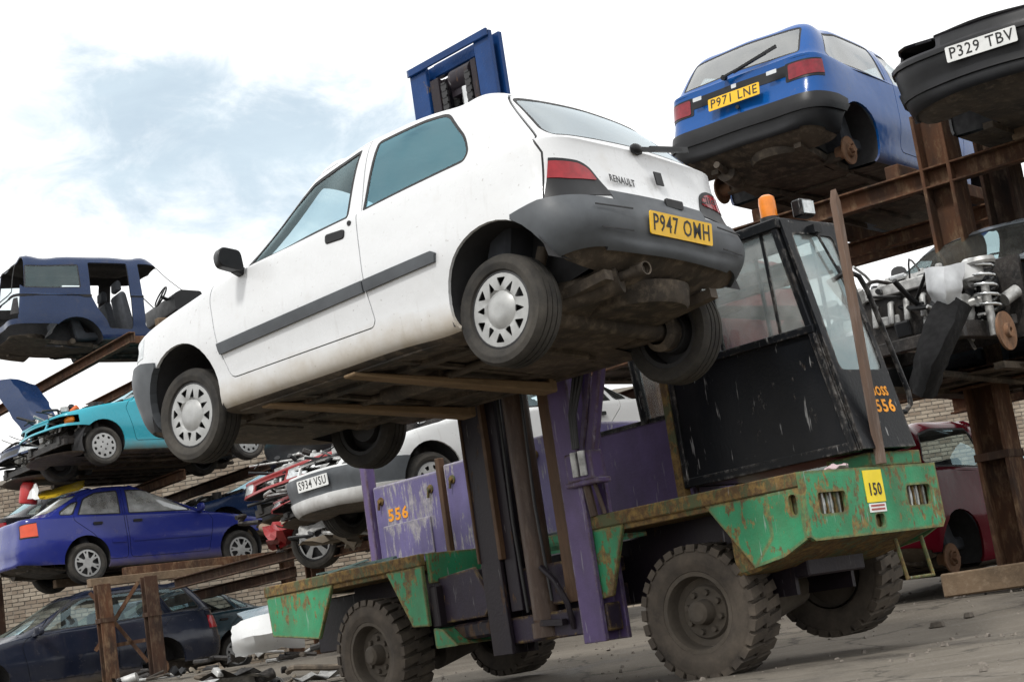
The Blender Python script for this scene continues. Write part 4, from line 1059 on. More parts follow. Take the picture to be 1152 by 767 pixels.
    b = MB(); b.prism([(.61, .865), (.78, .865), (.78, .918), (.61, .918)], (.0315, 0, 0), (0, 1, 0), (0, 0, 1), (.003, 0, 0)); st = B('sticker', b, M_WPLATE, root, None)
    for z in (.876, .898):
        b = MB(); b.prism([(.625, z), (.765, z), (.765, z + .012), (.625, z + .012)], (.0347, 0, 0), (0, 1, 0), (0, 0, 1), (.001, 0, 0)); B('stripe', b, simple('dull_red_ink', (.35, .08, .07), .6), st, None)
    b = MB(); bx(b, .02, .35, .78, 1.33, 1.145, 1.235); B('cab_step', b, M_GREEN, bev=.006)
    b = MB(); b.tube([V(.10, 1.0, .70), V(.06, 1.0, .45), V(.06, 1.28, .45), V(.10, 1.28, .70)], .014, 8); B('boarding_step', b, M_GREEN)
    # --- wheels
    def wheel(s, t, side, r=.42, w=.29, z=.42, rot=0.0, steer=0.0):
        o = empty('wheel', parent=root); o.location = V(s, t, z); o.rotation_euler = (0, rot, steer + (0 if side < 0 else PI))
        h = w / 2; rr = r * .56
        b = MB(); b.lathe([(rr, h * .80), (rr + .02, h * .98), (r * .70, h * 1.04), (r * .72, h * 1.06), (r * .86, h), (r * .93, h * .93), (r * .93, -h * .93), (r * .86, -h), (r * .70, -h * 1.04), (rr + .02, -h * .98), (rr, -h * .8)], (0, 0, 0), (0, -1, 0), 56)
        n = 28
        for i in range(n):
            for sd in (1, -1):
                a = 2 * PI * (i + (.5 if sd < 0 else 0)) / n; da = 2 * PI / n * .34
                def P(rad, ang, yy): return (rad * math.cos(ang), yy, rad * math.sin(ang))
                sk = .10 * sd
                vs = []
                for rad in (r * .90, r):
                    k = 1.0 if rad > r * .95 else 1.12
                    vs += [P(rad, a - da * k, -sd * h * 1.0 * (1.0 if rad > r * .95 else 1.05)), P(rad, a + da * k, -sd * h * 1.0 * (1.0 if rad > r * .95 else 1.05)), P(rad, a + da * .8 * k + sk, sd * h * .10), P(rad, a - da * .8 * k + sk, sd * h * .10)]
                b.add(vs, [(0, 1, 2, 3), (4, 5, 6, 7), (0, 1, 5, 4), (1, 2, 6, 5), (2, 3, 7, 6), (3, 0, 4, 7)])
        B('tyre', b, M_TYREMUD, o, 30)
        b = MB(); b.lathe([(rr + .012, h * .80), (rr + .016, h * .95), (rr - .01, h * .95), (rr - .02, h * .72), (rr * .92, h * .62), (rr * .88, h * .30), (rr * .72, h * .22), (rr * .66, h * .36), (rr * .34, h * .40), (rr * .30, h * .95), (rr * .22, h * 1.05), (.001, h * 1.05)], (0, 0, 0), (0, -1, 0), 40)
        b.lathe([(rr - .01, -h * .8), (rr * .9, -h * .3), (.001, -h * .3)], (0, 0, 0), (0, -1, 0), 24)
        rim = B('rim', b, M_MUDHUB, o, 35)
        for k in range(8):
            a = 2 * PI * k / 8; b = MB(); b.cyl((rr * .52 * math.cos(a), -h * .36, rr * .52 * math.sin(a)), (rr * .52 * math.cos(a), -h * .54, rr * .52 * math.sin(a)), .022, .018, 6); B('wheel_nut', b, M_MUDHUB, rim, 30)
        return o
    wheel(.95, .155, -1, rot=.3, z=.43, steer=R_(7)); wheel(4.24, .155, -1, rot=.9, z=.47)
    wheel(.90, 1.42, 1, rot=.1, z=.56, steer=R_(7)); wheel(4.2, 1.42, 1, rot=.5, z=.58)
    for s in (.93, 4.24):
        b = MB(); b.cyl(V(s, .30, .44), V(s, 1.28, .54), .075, n=14); b.cyl(V(s, .62, .45), V(s, .98, .52), .16, .14, n=16); b.bar(V(s, .55, .50), V(s, .55, .70), .12, .10); B('axle', b, M_MUDHUB)
    # --- mast well: inner walls, sills
    b = MB(); bx(b, 3.46, 3.50, .06, .80, .92, 1.14); B('well_wall', b, M_GREEN, bev=.004)
    b = MB(); bx(b, 1.84, 3.50, .78, .82, .88, 1.14); B('well_wall', b, M_GREEN, bev=.004)
    b = MB(); bx(b, 3.42, 3.50, .05, .60, .60, .90); B('well_beam', b, M_MAST, bev=.01)
    b = MB(); b.prism([(-3.46, .95), (-3.05, .98), (-2.90, .72), (-3.0, .62), (-3.46, .62)], (0, .12, 0), (1, 0, 0), (0, 0, 1), (0, .03, 0)); B('gusset', b, M_PURPD, bev=.006)
    b = MB(); bx(b, 1.85, 3.46, .30, .42, .55, .70); bx(b, 1.85, 3.46, .30, .42, .78, .88); B('mast_rail', b, M_PURPD, bev=.01)
    b = MB(); b.prism(rpoly([(-3.50, .60), (-3.40, .58), (-3.25, .45), (-3.5, .45)], .02), (0, .05, 0), (1, 0, 0), (0, 0, 1), (0, .5, 0)); B('bracket', b, M_GREEN)
    b = MB(); bx(b, 3.0, 3.42, .16, .40, .48, .60); B('valve_block', b, M_MAST, bev=.02)
    # --- mast
    def upright(s0, s1, t0, t1, z0, z1, mat, name='mast_upright'):
        """I-section rail standing with its web along t"""
        b = MB(); sm = (s0 + s1) / 2; w = s1 - s0; f = .035
        prof = [(-w / 2, t0), (w / 2, t0), (w / 2, t0 + f), (.022, t0 + f), (.022, t1 - f), (w / 2, t1 - f), (w / 2, t1), (-w / 2, t1), (-w / 2, t1 - f), (-.022, t1 - f), (-.022, t0 + f), (-w / 2, t0 + f)]
        b.prism([(-sm + x, y) for x, y in prof], (0, 0, z0), (1, 0, 0), (0, 1, 0), (0, 0, z1 - z0)); return B(name, b, mat, bev=.004)
    upright(2.60, 2.80, -.03, .22, .34, 2.65, M_MAST); upright(1.70, 1.90, -.03, .22, .34, 2.65, M_PURPLE)
    b = MB(); bx(b, 2.795, 2.815, -.045, .235, .98, 2.6); bx(b, 2.56, 2.595, -.045, .05, .98, 2.6); B('mast_cover', b, M_MASTBR, bev=.004)
    upright(2.47, 2.585, .0, .20, .62, 2.9, M_MAST, 'inner_mast_upright'); upright(1.915, 2.03, .0, .20, .62, 2.9, M_MASTBR, 'inner_mast_upright')
    upright(2.53, 2.62, -.02, .08, 2.91, 4.46, M_MAST, 'inner_mast_upright'); upright(2.115, 2.17, -.02, .08, 2.91, 4.46, M_MAST, 'inner_mast_upright')
    b = MB(); bx(b, 2.035, 2.06, .03, .17, .75, 2.55); B('mast_cover', b, M_MASTBR, bev=.003)
    # outer mast extension painted blue, only its head shows above the car
    upright(2.64, 2.82, -.03, .10, 2.68, 4.60, M_MBLUE); upright(1.93, 2.10, -.03, .10, 2.68, 4.60, M_MBLUE)
    b = MB(); bx(b, 2.11, 2.635, .05, .12, 4.50, 4.60); B('mast_crosshead', b, M_MBLUE, bev=.008)
    b = MB(); bx(b, 1.93, 2.82, -.055, -.033, 4.555, 4.61); B('mast_crosshead', b, M_MBLUE, bev=.004)
    b = MB(); bx(b, 2.10, 2.24, .135, .16, 3.5, 4.50); bx(b, 2.40, 2.62, .135, .16, 3.5, 4.50); bx(b, 2.24, 2.40, .135, .16, 4.25, 4.50); B('mast_back_plate', b, M_MAST)
    b = MB(); bx(b, 1.70, 2.80, .02, .16, .40, .58); bx(b, 1.90, 2.60, .05, .14, .62, .90); B('mast_crossmember', b, M_PURPD, bev=.01)
    b = MB(); bx(b, 1.895, 2.60, .10, .20, 2.10, 2.25); B('mast_crossmember', b, M_MAST, bev=.01)
    b = MB(); b.cyl(V(2.31, .06, .50), V(2.31, .06, 2.45), .092, n=24); b.cyl(V(2.31, .06, 2.45), V(2.31, .06, 2.52), .105, n=24); b.cyl(V(2.31, .06, .42), V(2.31, .06, .52), .11, n=20); B('lift_ram', b, M_CYL, sm=40)
    b = MB(); b.cyl(V(2.31, .06, 2.5), V(2.31, .06, 4.32), .05, n=20); B('lift_ram_rod', b, M_CHROME, sm=40)
    b = MB(); b.cyl(V(2.20, .06, 4.40), V(2.42, .06, 4.40), .085, n=24); bx(b, 2.18, 2.44, .02, .10, 4.28, 4.36); B('chain_pulley', b, M_MAST, sm=40)
    for sc_ in (2.21, 2.47):                       # leaf chains
        for tt in (-.02, .09):
            b = MB(); z = 2.6
            while z < 4.36: bx(b, sc_ - .03, sc_ + .03, tt - .008, tt + .008, z, z + .034); bx(b, sc_ - .022, sc_ + .022, tt - .012, tt + .012, z + .034, z + .048); z += .05
            B('lift_chain', b, M_HOSE)
    b = MB(); b.tube([V(2.02, .02, .45), V(2.0, -.03, .62), V(2.08, -.04, .78), V(2.20, -.03, .88)], .02, 8); b.bar(V(2.06, -.02, .50), V(2.34, -.02, .52), .05, .04); B('ram_bracket', b, M_MAST)
    b = MB(); b.tube([V(2.44, .02, .6), V(2.44, .0, 1.2), V(2.43, .02, 2.3)], .013, 8); b.tube([V(2.17, .0, .65), V(2.18, -.02, 1.3), V(2.17, .0, 2.3)], .011, 8); B('mast_hose', b, M_HOSE)
    # --- carriage and forks (tilted back a little)
    b = MB(); bx(b, 1.62, 2.70, -.19, -.13, 2.12, 2.24); bx(b, 1.62, 2.70, -.19, -.13, 2.62, 2.74); bx(b, 1.80, 1.92, -.125, -.03, 2.1, 2.78); bx(b, 2.48, 2.60, -.125, -.03, 2.1, 2.78); B('fork_carriage', b, M_MAST, bev=.01)
    for (s0, s1) in ((1.742, 1.685), (2.617, 2.50)):
        b = MB(); b.add([V(s0 - .055, -1.78, 2.118 - .012), V(s0 + .055, -1.78, 2.118 - .012), V(s1 + .07, -.20, 2.02), V(s1 - .07, -.20, 2.02), V(s0 - .055, -1.78, 2.118 - .034), V(s0 + .055, -1.78, 2.118 - .034), V(s1 + .07, -.20, 1.955), V(s1 - .07, -.20, 1.955)], [(0, 1, 2, 3), (7, 6, 5, 4), (0, 4, 5, 1), (1, 5, 6, 2), (2, 6, 7, 3), (3, 7, 4, 0)])
        bx(b, s1 - .07, s1 + .07, -.255, -.195, 1.96, 2.80); B('fork', b, M_FORK, bev=.008)
    # --- hydraulic bracket and tilt arm on the purple upright
    b = MB(); bx(b, 1.56, 1.86, -.10, -.04, 2.045, 2.20); B('hydraulic_block', b, M_PURPLE, bev=.012)
    b = MB(); b.bar(V(1.30, -.02, 2.32), V(1.61, .0, 1.50), .06, .075); b.bar(V(1.40, -.02, 2.32), V(1.70, .0, 1.52), .02, .05); B('tilt_arm', b, M_PURPLE, bev=.008)
    b = MB(); bx(b, 1.54, 1.78, -.08, .04, 1.37, 1.56); bx(b, 1.50, 1.80, -.09, .05, 1.34, 1.375); B('hinge_bracket', b, M_PURPLE, bev=.008)
    b = MB()
    for ds in (0, .07): b.cyl(V(1.60 + ds, -.095, 1.40), V(1.60 + ds, -.095, 1.56), .026, n=12)
    B('valve', b, M_ALU, sm=40)
    b = MB(); b.cyl(V(1.60, -.02, 1.37), V(1.56, .0, 1.14), .014, n=8); b.cyl(V(1.67, -.02, 1.37), V(1.66, .0, 1.14), .028, n=10); B('control_rod', b, M_CYL)
    for k, off in enumerate((0, .035, .07)):
        b = MB(); b.tube([V(1.42 + off, -.05, 2.3), V(1.52 + off, -.07, 2.02), V(1.60 + off * .6, -.10, 1.80), V(1.62 + off * .5, -.10, 1.58)], .014, 8); B('hydraulic_hose', b, M_HOSE)
    # --- purple housings on the left deck
    for s0, s1, z1 in ((4.09, 4.96, 1.83), (3.10, 4.03, 1.86), (2.35, 3.06, 1.88)):
        bxm = MB(); bx(bxm, s0, s1, .80, 1.34, 1.145, z1); hb = B('equipment_housing', bxm, M_BOXP, bev=.012)
        for s in (s0 + .12, s1 - .10):
            m = MB(); m.lathe([(.001, .03), (.018, .03), (.022, .012), (.034, .010), (.036, 0)], V(s, .80, z1 - .13), (0, -1, 0), 12); m.bar(V(s, .775, z1 - .13), V(s + .01, .77, z1 - .20), .02, .012); B('latch', m, M_DECK, hb)
        if s0 > 4:
            text_on('stencilled_number', '556', .135, V(s1 - .30, .80, 1.565), (1, 0, .0), (0, 0, 1), M_STENCIL, hb, bold=.004, width=.26, lift=.003)
            m = MB(); bx(m, s0 + .16, s1 - .10, .785, .80, 1.20, 1.49); B('access_panel', m, M_BOXP, hb, bev=.004)
    b = MB(); bx(b, 4.035, 4.085, .77, .83, 1.145, 1.92); B('housing_post', b, M_MASTBR, bev=.004)
    b = MB(); bx(b, 4.97, 5.05, .76, .86, 1.145, 2.14); B('deck_stanchion', b, M_PURPLE, bev=.006)
    b = MB(); rn = random.Random(4)
    for k in range(9): b.bar(V(5.0 - k * .05, .10 + rn.random() * .4, 1.155 + rn.random() * .03), V(4.75 - k * .05, .3 + rn.random() * .4, 1.17 + rn.random() * .05), .06, .012)
    B('scrap_strip', b, simple('scrap_green_glass', (.10, .16, .15), .3))
    # purple panel behind the mast, beside the cab
    b = MB(); bx(b, 1.49, 2.34, .82, .86, 1.145, 1.77); bx(b, 1.49, 2.34, .861, 1.30, 1.145, 1.70); B('engine_cover', b, M_PURPLE, bev=.008)
    b = MB(); b.bar(V(1.445, .66, 1.145), V(1.445, .66, 2.08), .07, .07); B('cab_guard_post', b, M_DECK, bev=.006)
    b = MB(); b.bar(V(1.83, .83, 1.77), V(1.90, .83, 2.70), .05, .06); b.bar(V(1.50, .83, 1.775), V(2.34, .83, 1.775), .03, .03); B('guard_frame', b, M_CAB)
    b = MB(); bx(b, 1.50, 1.82, .835, .842, 1.79, 2.6); B('guard_glass', b, M_CABGLASS, root, None)
    # --- cab
    t0, t1 = .64, 1.20; W_ = .035
    sb, sw, sr = -.015, .16, .29                    # s of the sloping front at base, waist, roof
    zb, zw, zr = 1.245, 2.03, 2.77; sl_ = 1.40     # back of the cab
    fs = lambda z: sb + (sr - sb) * (z - zb) / (zr - zb)
    b = MB(); b.prism([(-sl_, zb), (-fs(zb), zb), (-fs(zw), zw), (-sl_, zw)], (0, t0, 0), (1, 0, 0), (0, 0, 1), (0, .03, 0)); B('cab_side_panel', b, M_CAB, bev=.004)
    b = MB(); b.prism([(-sl_, zb), (-fs(zb), zb), (-fs(zw), zw), (-sl_, zw)], (0, t1 - .03, 0), (1, 0, 0), (0, 0, 1), (0, .03, 0)); B('cab_side_panel', b, M_CAB, bev=.004)
    b = MB(); b.bar(V(sl_, t0 - .012, zw + .012), V(fs(zw), t0 - .012, zw + .012), .03, .05); b.bar(V(sl_, t0 - .008, zb + .03), V(fs(zb) + .02, t0 - .008, zb + .03), .02, .06); b.bar(V(sl_ - .02, t0 - .008, zb), V(sl_ - .02, t0 - .008, zw), .02, .04); B('panel_trim', b, M_CAB, bev=.004)
    for n_ in range(4):
        z = zb + .2 + .2 * n_; m = MB(); m.lathe([(.001, .006), (.010, .004), (.012, 0)], V(fs(z) + .035, t0 - .006, z), (0, -1, 0), 8); B('rivet', m, M_CAB)
    # pillars
    for t in (t0 + .02, t1 - .02):
        b = MB(); b.bar(V(fs(zb) + .03, t, zb), V(fs(zr) + .03, t, zr), .05, .085, up=(0, 1, 0)); B('cab_pillar', b, M_CAB, bev=.006)
        b = MB(); b.bar(V(sl_ - .03, t, zw), V(sl_ - .03, t, zr), .05, .06); B('cab_pillar', b, M_CAB, bev=.006)
    b = MB(); b.prism(rpoly([(-sl_ - .02, zr - .05), (-sr + .03, zr - .05), (-sr + .02, zr + .025), (-sl_ - .02, zr + .025)], .015), (0, t0 - .03, 0), (1, 0, 0), (0, 0, 1), (0, t1 - t0 + .06, 0)); B('cab_roof', b, M_CAB, bev=.01)
    # front: lower panel and window in the slope
    fo = V(fs(zb), t0, zb); fy = (V(fs(zr), t0, zr) - fo); fl = fy.length; fy.normalize(); fw = t1 - t0; nrm = Vector((0, 1, 0)).cross(fy)
    b = MB(); win = rpoly([(.065, .52), (fw - .05, .52), (fw - .06, fl - .09), (.075, fl - .09)], .05)
    b.plate([(0, 0), (fw, 0), (fw, fl), (0, fl)], [win], fo + nrm * .01, (0, 1, 0), fy, nrm * .02); cf = B('cab_front', b, M_CAB)
    b = MB(); b.prism(win, fo + nrm * .014, (0, 1, 0), fy, nrm * .006); B('front_window', b, M_CABGLASS, root, None)
    text_on('stencilled_number', '556', .115, fo + nrm * .03 + fy * .27 + Vector((0, .385, 0)), (0, 1, 0), fy, M_STENCIL, cf, bold=.003, width=.20)
    text_on('stencilled_number', 'BOSS', .085, fo + nrm * .03 + fy * .37 + Vector((0, .385, 0)), (0, 1, 0), fy, M_STENCIL, cf, bold=.003, width=.17)
    # side windows
    for t in (t0 + .012, t1 - .02):
        b = MB(); b.prism([(-sl_ + .02, zw + .03), (-fs(zw) - .05, zw + .03), (-fs(zr - .05) - .05, zr - .05), (-sl_ + .02, zr - .05)], (0, t, 0), (1, 0, 0), (0, 0, 1), (0, .006, 0)); B('side_window', b, M_CABGLASS, root, None)
        for s in (.42, .90):
            b = MB(); b.bar(V(s, t + .003, zw + .03), V(s + .02, t + .003, zr - .04), .02, .02); B('window_bar', b, M_CAB)
    b = MB(); bx(b, sl_ - .03, sl_, t0 + .03, t1 - .03, zb, zw); B('cab_back', b, M_CAB)
    b = MB(); bx(b, .1, 1.3, t0 + .04, t1 - .04, zb, zb + .03); B('cab_floor', b, M_CAB)
    b = MB(); b.prism(rpoly([(-.95, 1.60), (-.55, 1.60), (-.50, 1.72), (-.80, 1.74), (-.90, 2.30), (-1.0, 2.30)], .04), (0, .72, 0), (1, 0, 0), (0, 0, 1), (0, .40, 0)); B('operator_seat', b, simple('seat_red', (.30, .07, .07), .8), bev=.02)
    # beacon, lamp, wiper, stake, handrail
    b = MB(); b.cyl(V(.42, .75, 2.795), V(.42, .75, 2.84), .062, n=20); bc = B('beacon', b, M_HOSE)
    b = MB(); b.lathe([(.055, 0), (.056, .10), (.050, .135), (.03, .150), (.001, .152)], V(.42, .75, 2.84), (0, 0, 1), 24); B('amber_dome', b, M_LAMPORANGE, bc, 40)
    b = MB(); bx(b, .24, .32, .86, 1.0, 2.815, 2.93); lh = B('floodlight', b, M_CAB, bev=.01)
    b = MB(); bx(b, .230, .238, .875, .985, 2.83, 2.915); B('lens', b, M_LAMPCLEAR, lh, None)
    b = MB(); b.cyl(V(.28, .94, 2.74), V(.23, .94, 2.72), .02, n=10); w0 = fo + nrm * .05 + fy * (fl - .06) + Vector((0, .30, 0)); b.bar(w0, w0 - fy * .50 + Vector((0, .16, 0)), .015, .012); b.bar(w0 - fy * .26 + Vector((0, .10, 0)), w0 - fy * .66 + Vector((0, .18, 0)), .022, .02); b.box(w0, (.06, .08, .05)); B('windscreen_wiper', b, M_CAB)
    b = MB(); b.prism([(-.030, 0), (.030, 0), (.028, 1.66), (.0, 1.74), (-.028, 1.66)], V(-.02, .80, 1.15), (0, 1, 0), (.012, .0, 1), (.045, 0, 0)); B('stake', b, M_STAKE, bev=.004)
    b = MB(); b.tube([V(.22, 1.02, 2.38), V(.12, 1.06, 2.42), V(.09, 1.13, 2.38), V(.08, 1.18, 2.28), V(.08, 1.42, 1.62), V(.08, 1.42, 1.54), V(.09, 1.36, 1.49), V(.12, 1.24, 1.50)], .017, 10); B('handrail', b, M_CAB, sm=60)
    # rag left on the bumper
    b = MB(); b.sphere(V(.06, .50, 1.155), .07, 12, 6, (.8, 1.4, .35)); rn = random.Random(8); b.v = [(p[0] + rn.uniform(-.012, .012), p[1] + rn.uniform(-.02, .02), max(1.144, p[2] + rn.uniform(-.012, .012))) for p in b.v]
    o = b.build('rag', simple('pink_rag', (.55, .42, .44), .95), None, 60); o.matrix_world = Matrix.Translation((LC[0], LC[1], 0)) @ Matrix.Rotation(math.atan2(-0.72417186, 0.68961954), 4, 'Z') @ Matrix.Scale(.88, 4)
    tag(o, 'crumpled pale pink rag on the green bumper of the forklift', 'rag')
    return root
side_loader()
# ------------------------------------------------------------------ the scrap cars
def pose(pos, yaw, pitch=0.0, roll=0.0):
    return Matrix.Translation(pos) @ Matrix.Rotation(R_(yaw), 4, 'Z') @ Matrix.Rotation(R_(pitch), 4, 'Y') @ Matrix.Rotation(R_(roll), 4, 'X')

HATCH3 = dict(wb=2.44, xf=3.18, xr=-.66, W=.82, xsf=3.0, xsr=-.575, nose_bow=.2, tail_bow=.10, rcw=.90, shw_r=.88, tr=.275,
    zs={'b': (.20, .165, .33), 'l': (.34, .33, .43), 'm': (.52, .53, .575), 'u': (.68, .72, .78)}, prof=[('b', .88, .09, .10), ('l', .965, .02, .01), ('m', 1., 0., 0.), ('u', .993, .06, .055)],
    shoulder=[(-.6, 1.0), (0, .975), (1, .945), (2, .90), (2.6, .83), (3.05, .74)], xcowl=2.06, xrb=-.54, ghbase=[(-.55, 1.05), (0, 1.01), (1, .985), (1.9, .95), (2.1, .97)], ghw=.91, shw=.965, ccw=.90,
    xwt=1.2, xrt=-.34, Wr=.60, zroof=1.395, rcr=.95, rail=[(-.35, 1.36), (.1, 1.39), (.8, 1.395), (1.2, 1.36)], rbow=.07, rtbow=.05,
    doors=[[(1.93, .31), (2.06, .80), (2.0, .90), (1.90, .93), (1.42, 1.28), (1.2, 1.36), (.76, 1.385), (.74, .9), (.70, .36), (.74, .31)]],
    wins=[[(1.83, .945), (1.42, 1.235), (1.25, 1.31), (.84, 1.335), (.86, .965)], [(.72, .965), (.69, 1.34), (.1, 1.345), (-.12, 1.30), (-.27, 1.06), (-.20, 1.01)]],
    rglass=[(.60, 1.04), (.55, 1.335), (0, 1.355), (-.55, 1.335), (-.60, 1.04), (0, 1.06)], tail=[(.47, .785), (.47, .955), (.95, .955), (.95, .80)], tail_x=-.44, lens=[(.50, .80), (.50, .94), (.78, .94), (.78, .82)],
    rb=.64, fb=.56, gate=.69)
SALOON = dict(wb=2.465, xf=3.28, xr=-.97, W=.845, xsf=3.10, xsr=-.90, nose_bow=.24, tail_bow=.14, tr=.295,
    zs={'b': (.20, .17, .30), 'l': (.34, .33, .40), 'm': (.52, .54, .58), 'u': (.66, .73, .80)}, prof=[('b', .88, .09, .09), ('l', .965, .02, .012), ('m', 1., 0., 0.), ('u', .99, .05, .03)],
    shoulder=[(-.95, .975), (-.5, .985), (0, .965), (1, .93), (2, .89), (2.6, .80), (3.15, .68)], xcowl=2.10, xrb=-.60, ghbase=[(-.65, 1.02), (0, 1.0), (1, .965), (1.9, .935), (2.1, .955)], ghw=.90, shw=.96,
    xwt=1.12, xrt=.02, Wr=.585, zroof=1.38, rail=[(0, 1.345), (.4, 1.385), (.9, 1.38), (1.12, 1.345)], wtbow=.1, rtbow=.09, rbow=.13,
    doors=[[(1.93, .30), (2.03, .78), (1.95, .89), (1.80, .92), (1.28, 1.28), (1.05, 1.36), (.67, 1.375), (.64, .9), (.66, .34), (.70, .30)], [(.63, .34), (.61, .9), (.64, 1.375), (.25, 1.36), (.0, 1.27), (-.16, .96), (-.15, .90), (.12, .68), (.30, .40), (.34, .30), (.6, .30)]],
    wins=[[(1.74, .94), (1.26, 1.25), (1.05, 1.325), (.73, 1.335), (.70, .955)], [(.58, .955), (.61, 1.335), (.26, 1.32), (.06, 1.235), (-.08, .98)], [(-.15, .99), (.0, 1.20), (-.10, 1.19), (-.32, 1.06), (-.34, 1.0)]],
    rglass=[(.52, 1.06), (.47, 1.31), (0, 1.34), (-.47, 1.31), (-.52, 1.06), (0, 1.08)], tail=[(.60, .70), (.58, .90), (.95, .95), (.95, .70)], tail_x=-.70, lens=[(.62, .72), (.60, .89), (.95, .93), (.95, .72)],
    rb=.60, fb=.55, gate=.68)
ESTATE = dict(SALOON, wb=2.62, xf=3.5, xr=-1.05, xsf=3.3, xsr=-.97, W=.845, shoulder=[(-1.0, 1.0), (0, .98), (1, .95), (2, .91), (2.6, .83), (3.3, .70)], xcowl=2.15, xrb=-.93, ghbase=[(-.95, 1.05), (0, 1.02), (1, .985), (1.9, .95), (2.15, .97)],
    xwt=1.2, xrt=-.66, Wr=.60, zroof=1.45, rail=[(-.68, 1.40), (0, 1.45), (.9, 1.445), (1.2, 1.40)], rbow=.09, rtbow=.06, ccw=.88, rcr=.93, tail_x=-.80,
    doors=[[(2.0, .30), (2.08, .80), (2.0, .90), (1.85, .94), (1.36, 1.32), (1.15, 1.41), (.76, 1.43), (.72, .9), (.74, .34), (.78, .30)], [(.70, .34), (.69, .9), (.73, 1.43), (.0, 1.43), (-.22, .98), (-.18, .90), (.12, .70), (.34, .40), (.38, .30), (.66, .30)]],
    wins=[[(1.78, .96), (1.33, 1.29), (1.15, 1.37), (.82, 1.385), (.78, .975)], [(.66, .975), (.69, 1.385), (.06, 1.39), (-.13, 1.00)], [(-.24, 1.01), (-.05, 1.385), (-.50, 1.375), (-.70, 1.06), (-.68, 1.02)]],
    rglass=[(.56, 1.08), (.52, 1.37), (0, 1.39), (-.52, 1.37), (-.56, 1.08), (0, 1.09)])
SUV = dict(wb=2.70, xf=3.55, xr=-1.02, W=.87, xsf=3.4, xsr=-.93, nose_bow=.16, tail_bow=.10, rcw=.93, fcw=.93, shw_r=.90, shw_f=.9, tr=.36,
    zs={'b': (.48, .42, .50), 'l': (.60, .58, .60), 'm': (.78, .78, .80), 'u': (.95, .97, 1.0)}, prof=[('b', .90, .07, .07), ('l', .98, .01, .01), ('m', 1., 0., 0.), ('u', .99, .02, .03)],
    shoulder=[(-1.0, 1.18), (0, 1.17), (1, 1.16), (2, 1.14), (2.6, 1.10), (3.4, 1.02)], xcowl=2.2, xrb=-.92, ghbase=[(-.95, 1.22), (0, 1.21), (1, 1.20), (2, 1.18), (2.2, 1.19)], ghw=.94, shw=.975, ccw=.93,
    xwt=1.5, xrt=-.82, Wr=.68, zroof=1.79, rcr=.95, rail=[(-.83, 1.755), (0, 1.79), (1.0, 1.79), (1.5, 1.745)], rbow=.06, rtbow=.05,
    doors=[[(2.02, .60), (2.12, 1.12), (1.66, 1.58), (1.45, 1.71), (1.10, 1.72), (1.10, .66), (1.14, .60)], [(.90, .66), (.92, 1.72), (.28, 1.72), (.26, 1.15), (.34, .95), (.48, .74), (.52, .62), (.88, .60)]],
    wins=[[(2.02, 1.20), (1.64, 1.58), (1.45, 1.68), (1.16, 1.69), (1.16, 1.20)], [(.86, 1.20), (.86, 1.69), (.33, 1.69), (.32, 1.20)], [(.12, 1.28), (.12, 1.68), (-.72, 1.66), (-.76, 1.28)]],
    rglass=[(.62, 1.24), (.60, 1.70), (0, 1.72), (-.60, 1.70), (-.62, 1.24), (0, 1.24)], tail=[(.68, .85), (.68, 1.15), (.95, 1.15), (.95, .85)], tail_x=-.88, lens=[(.70, .87), (.70, 1.13), (.95, 1.13), (.95, .87)],
    rb=.70, fb=.74, gate=.78)

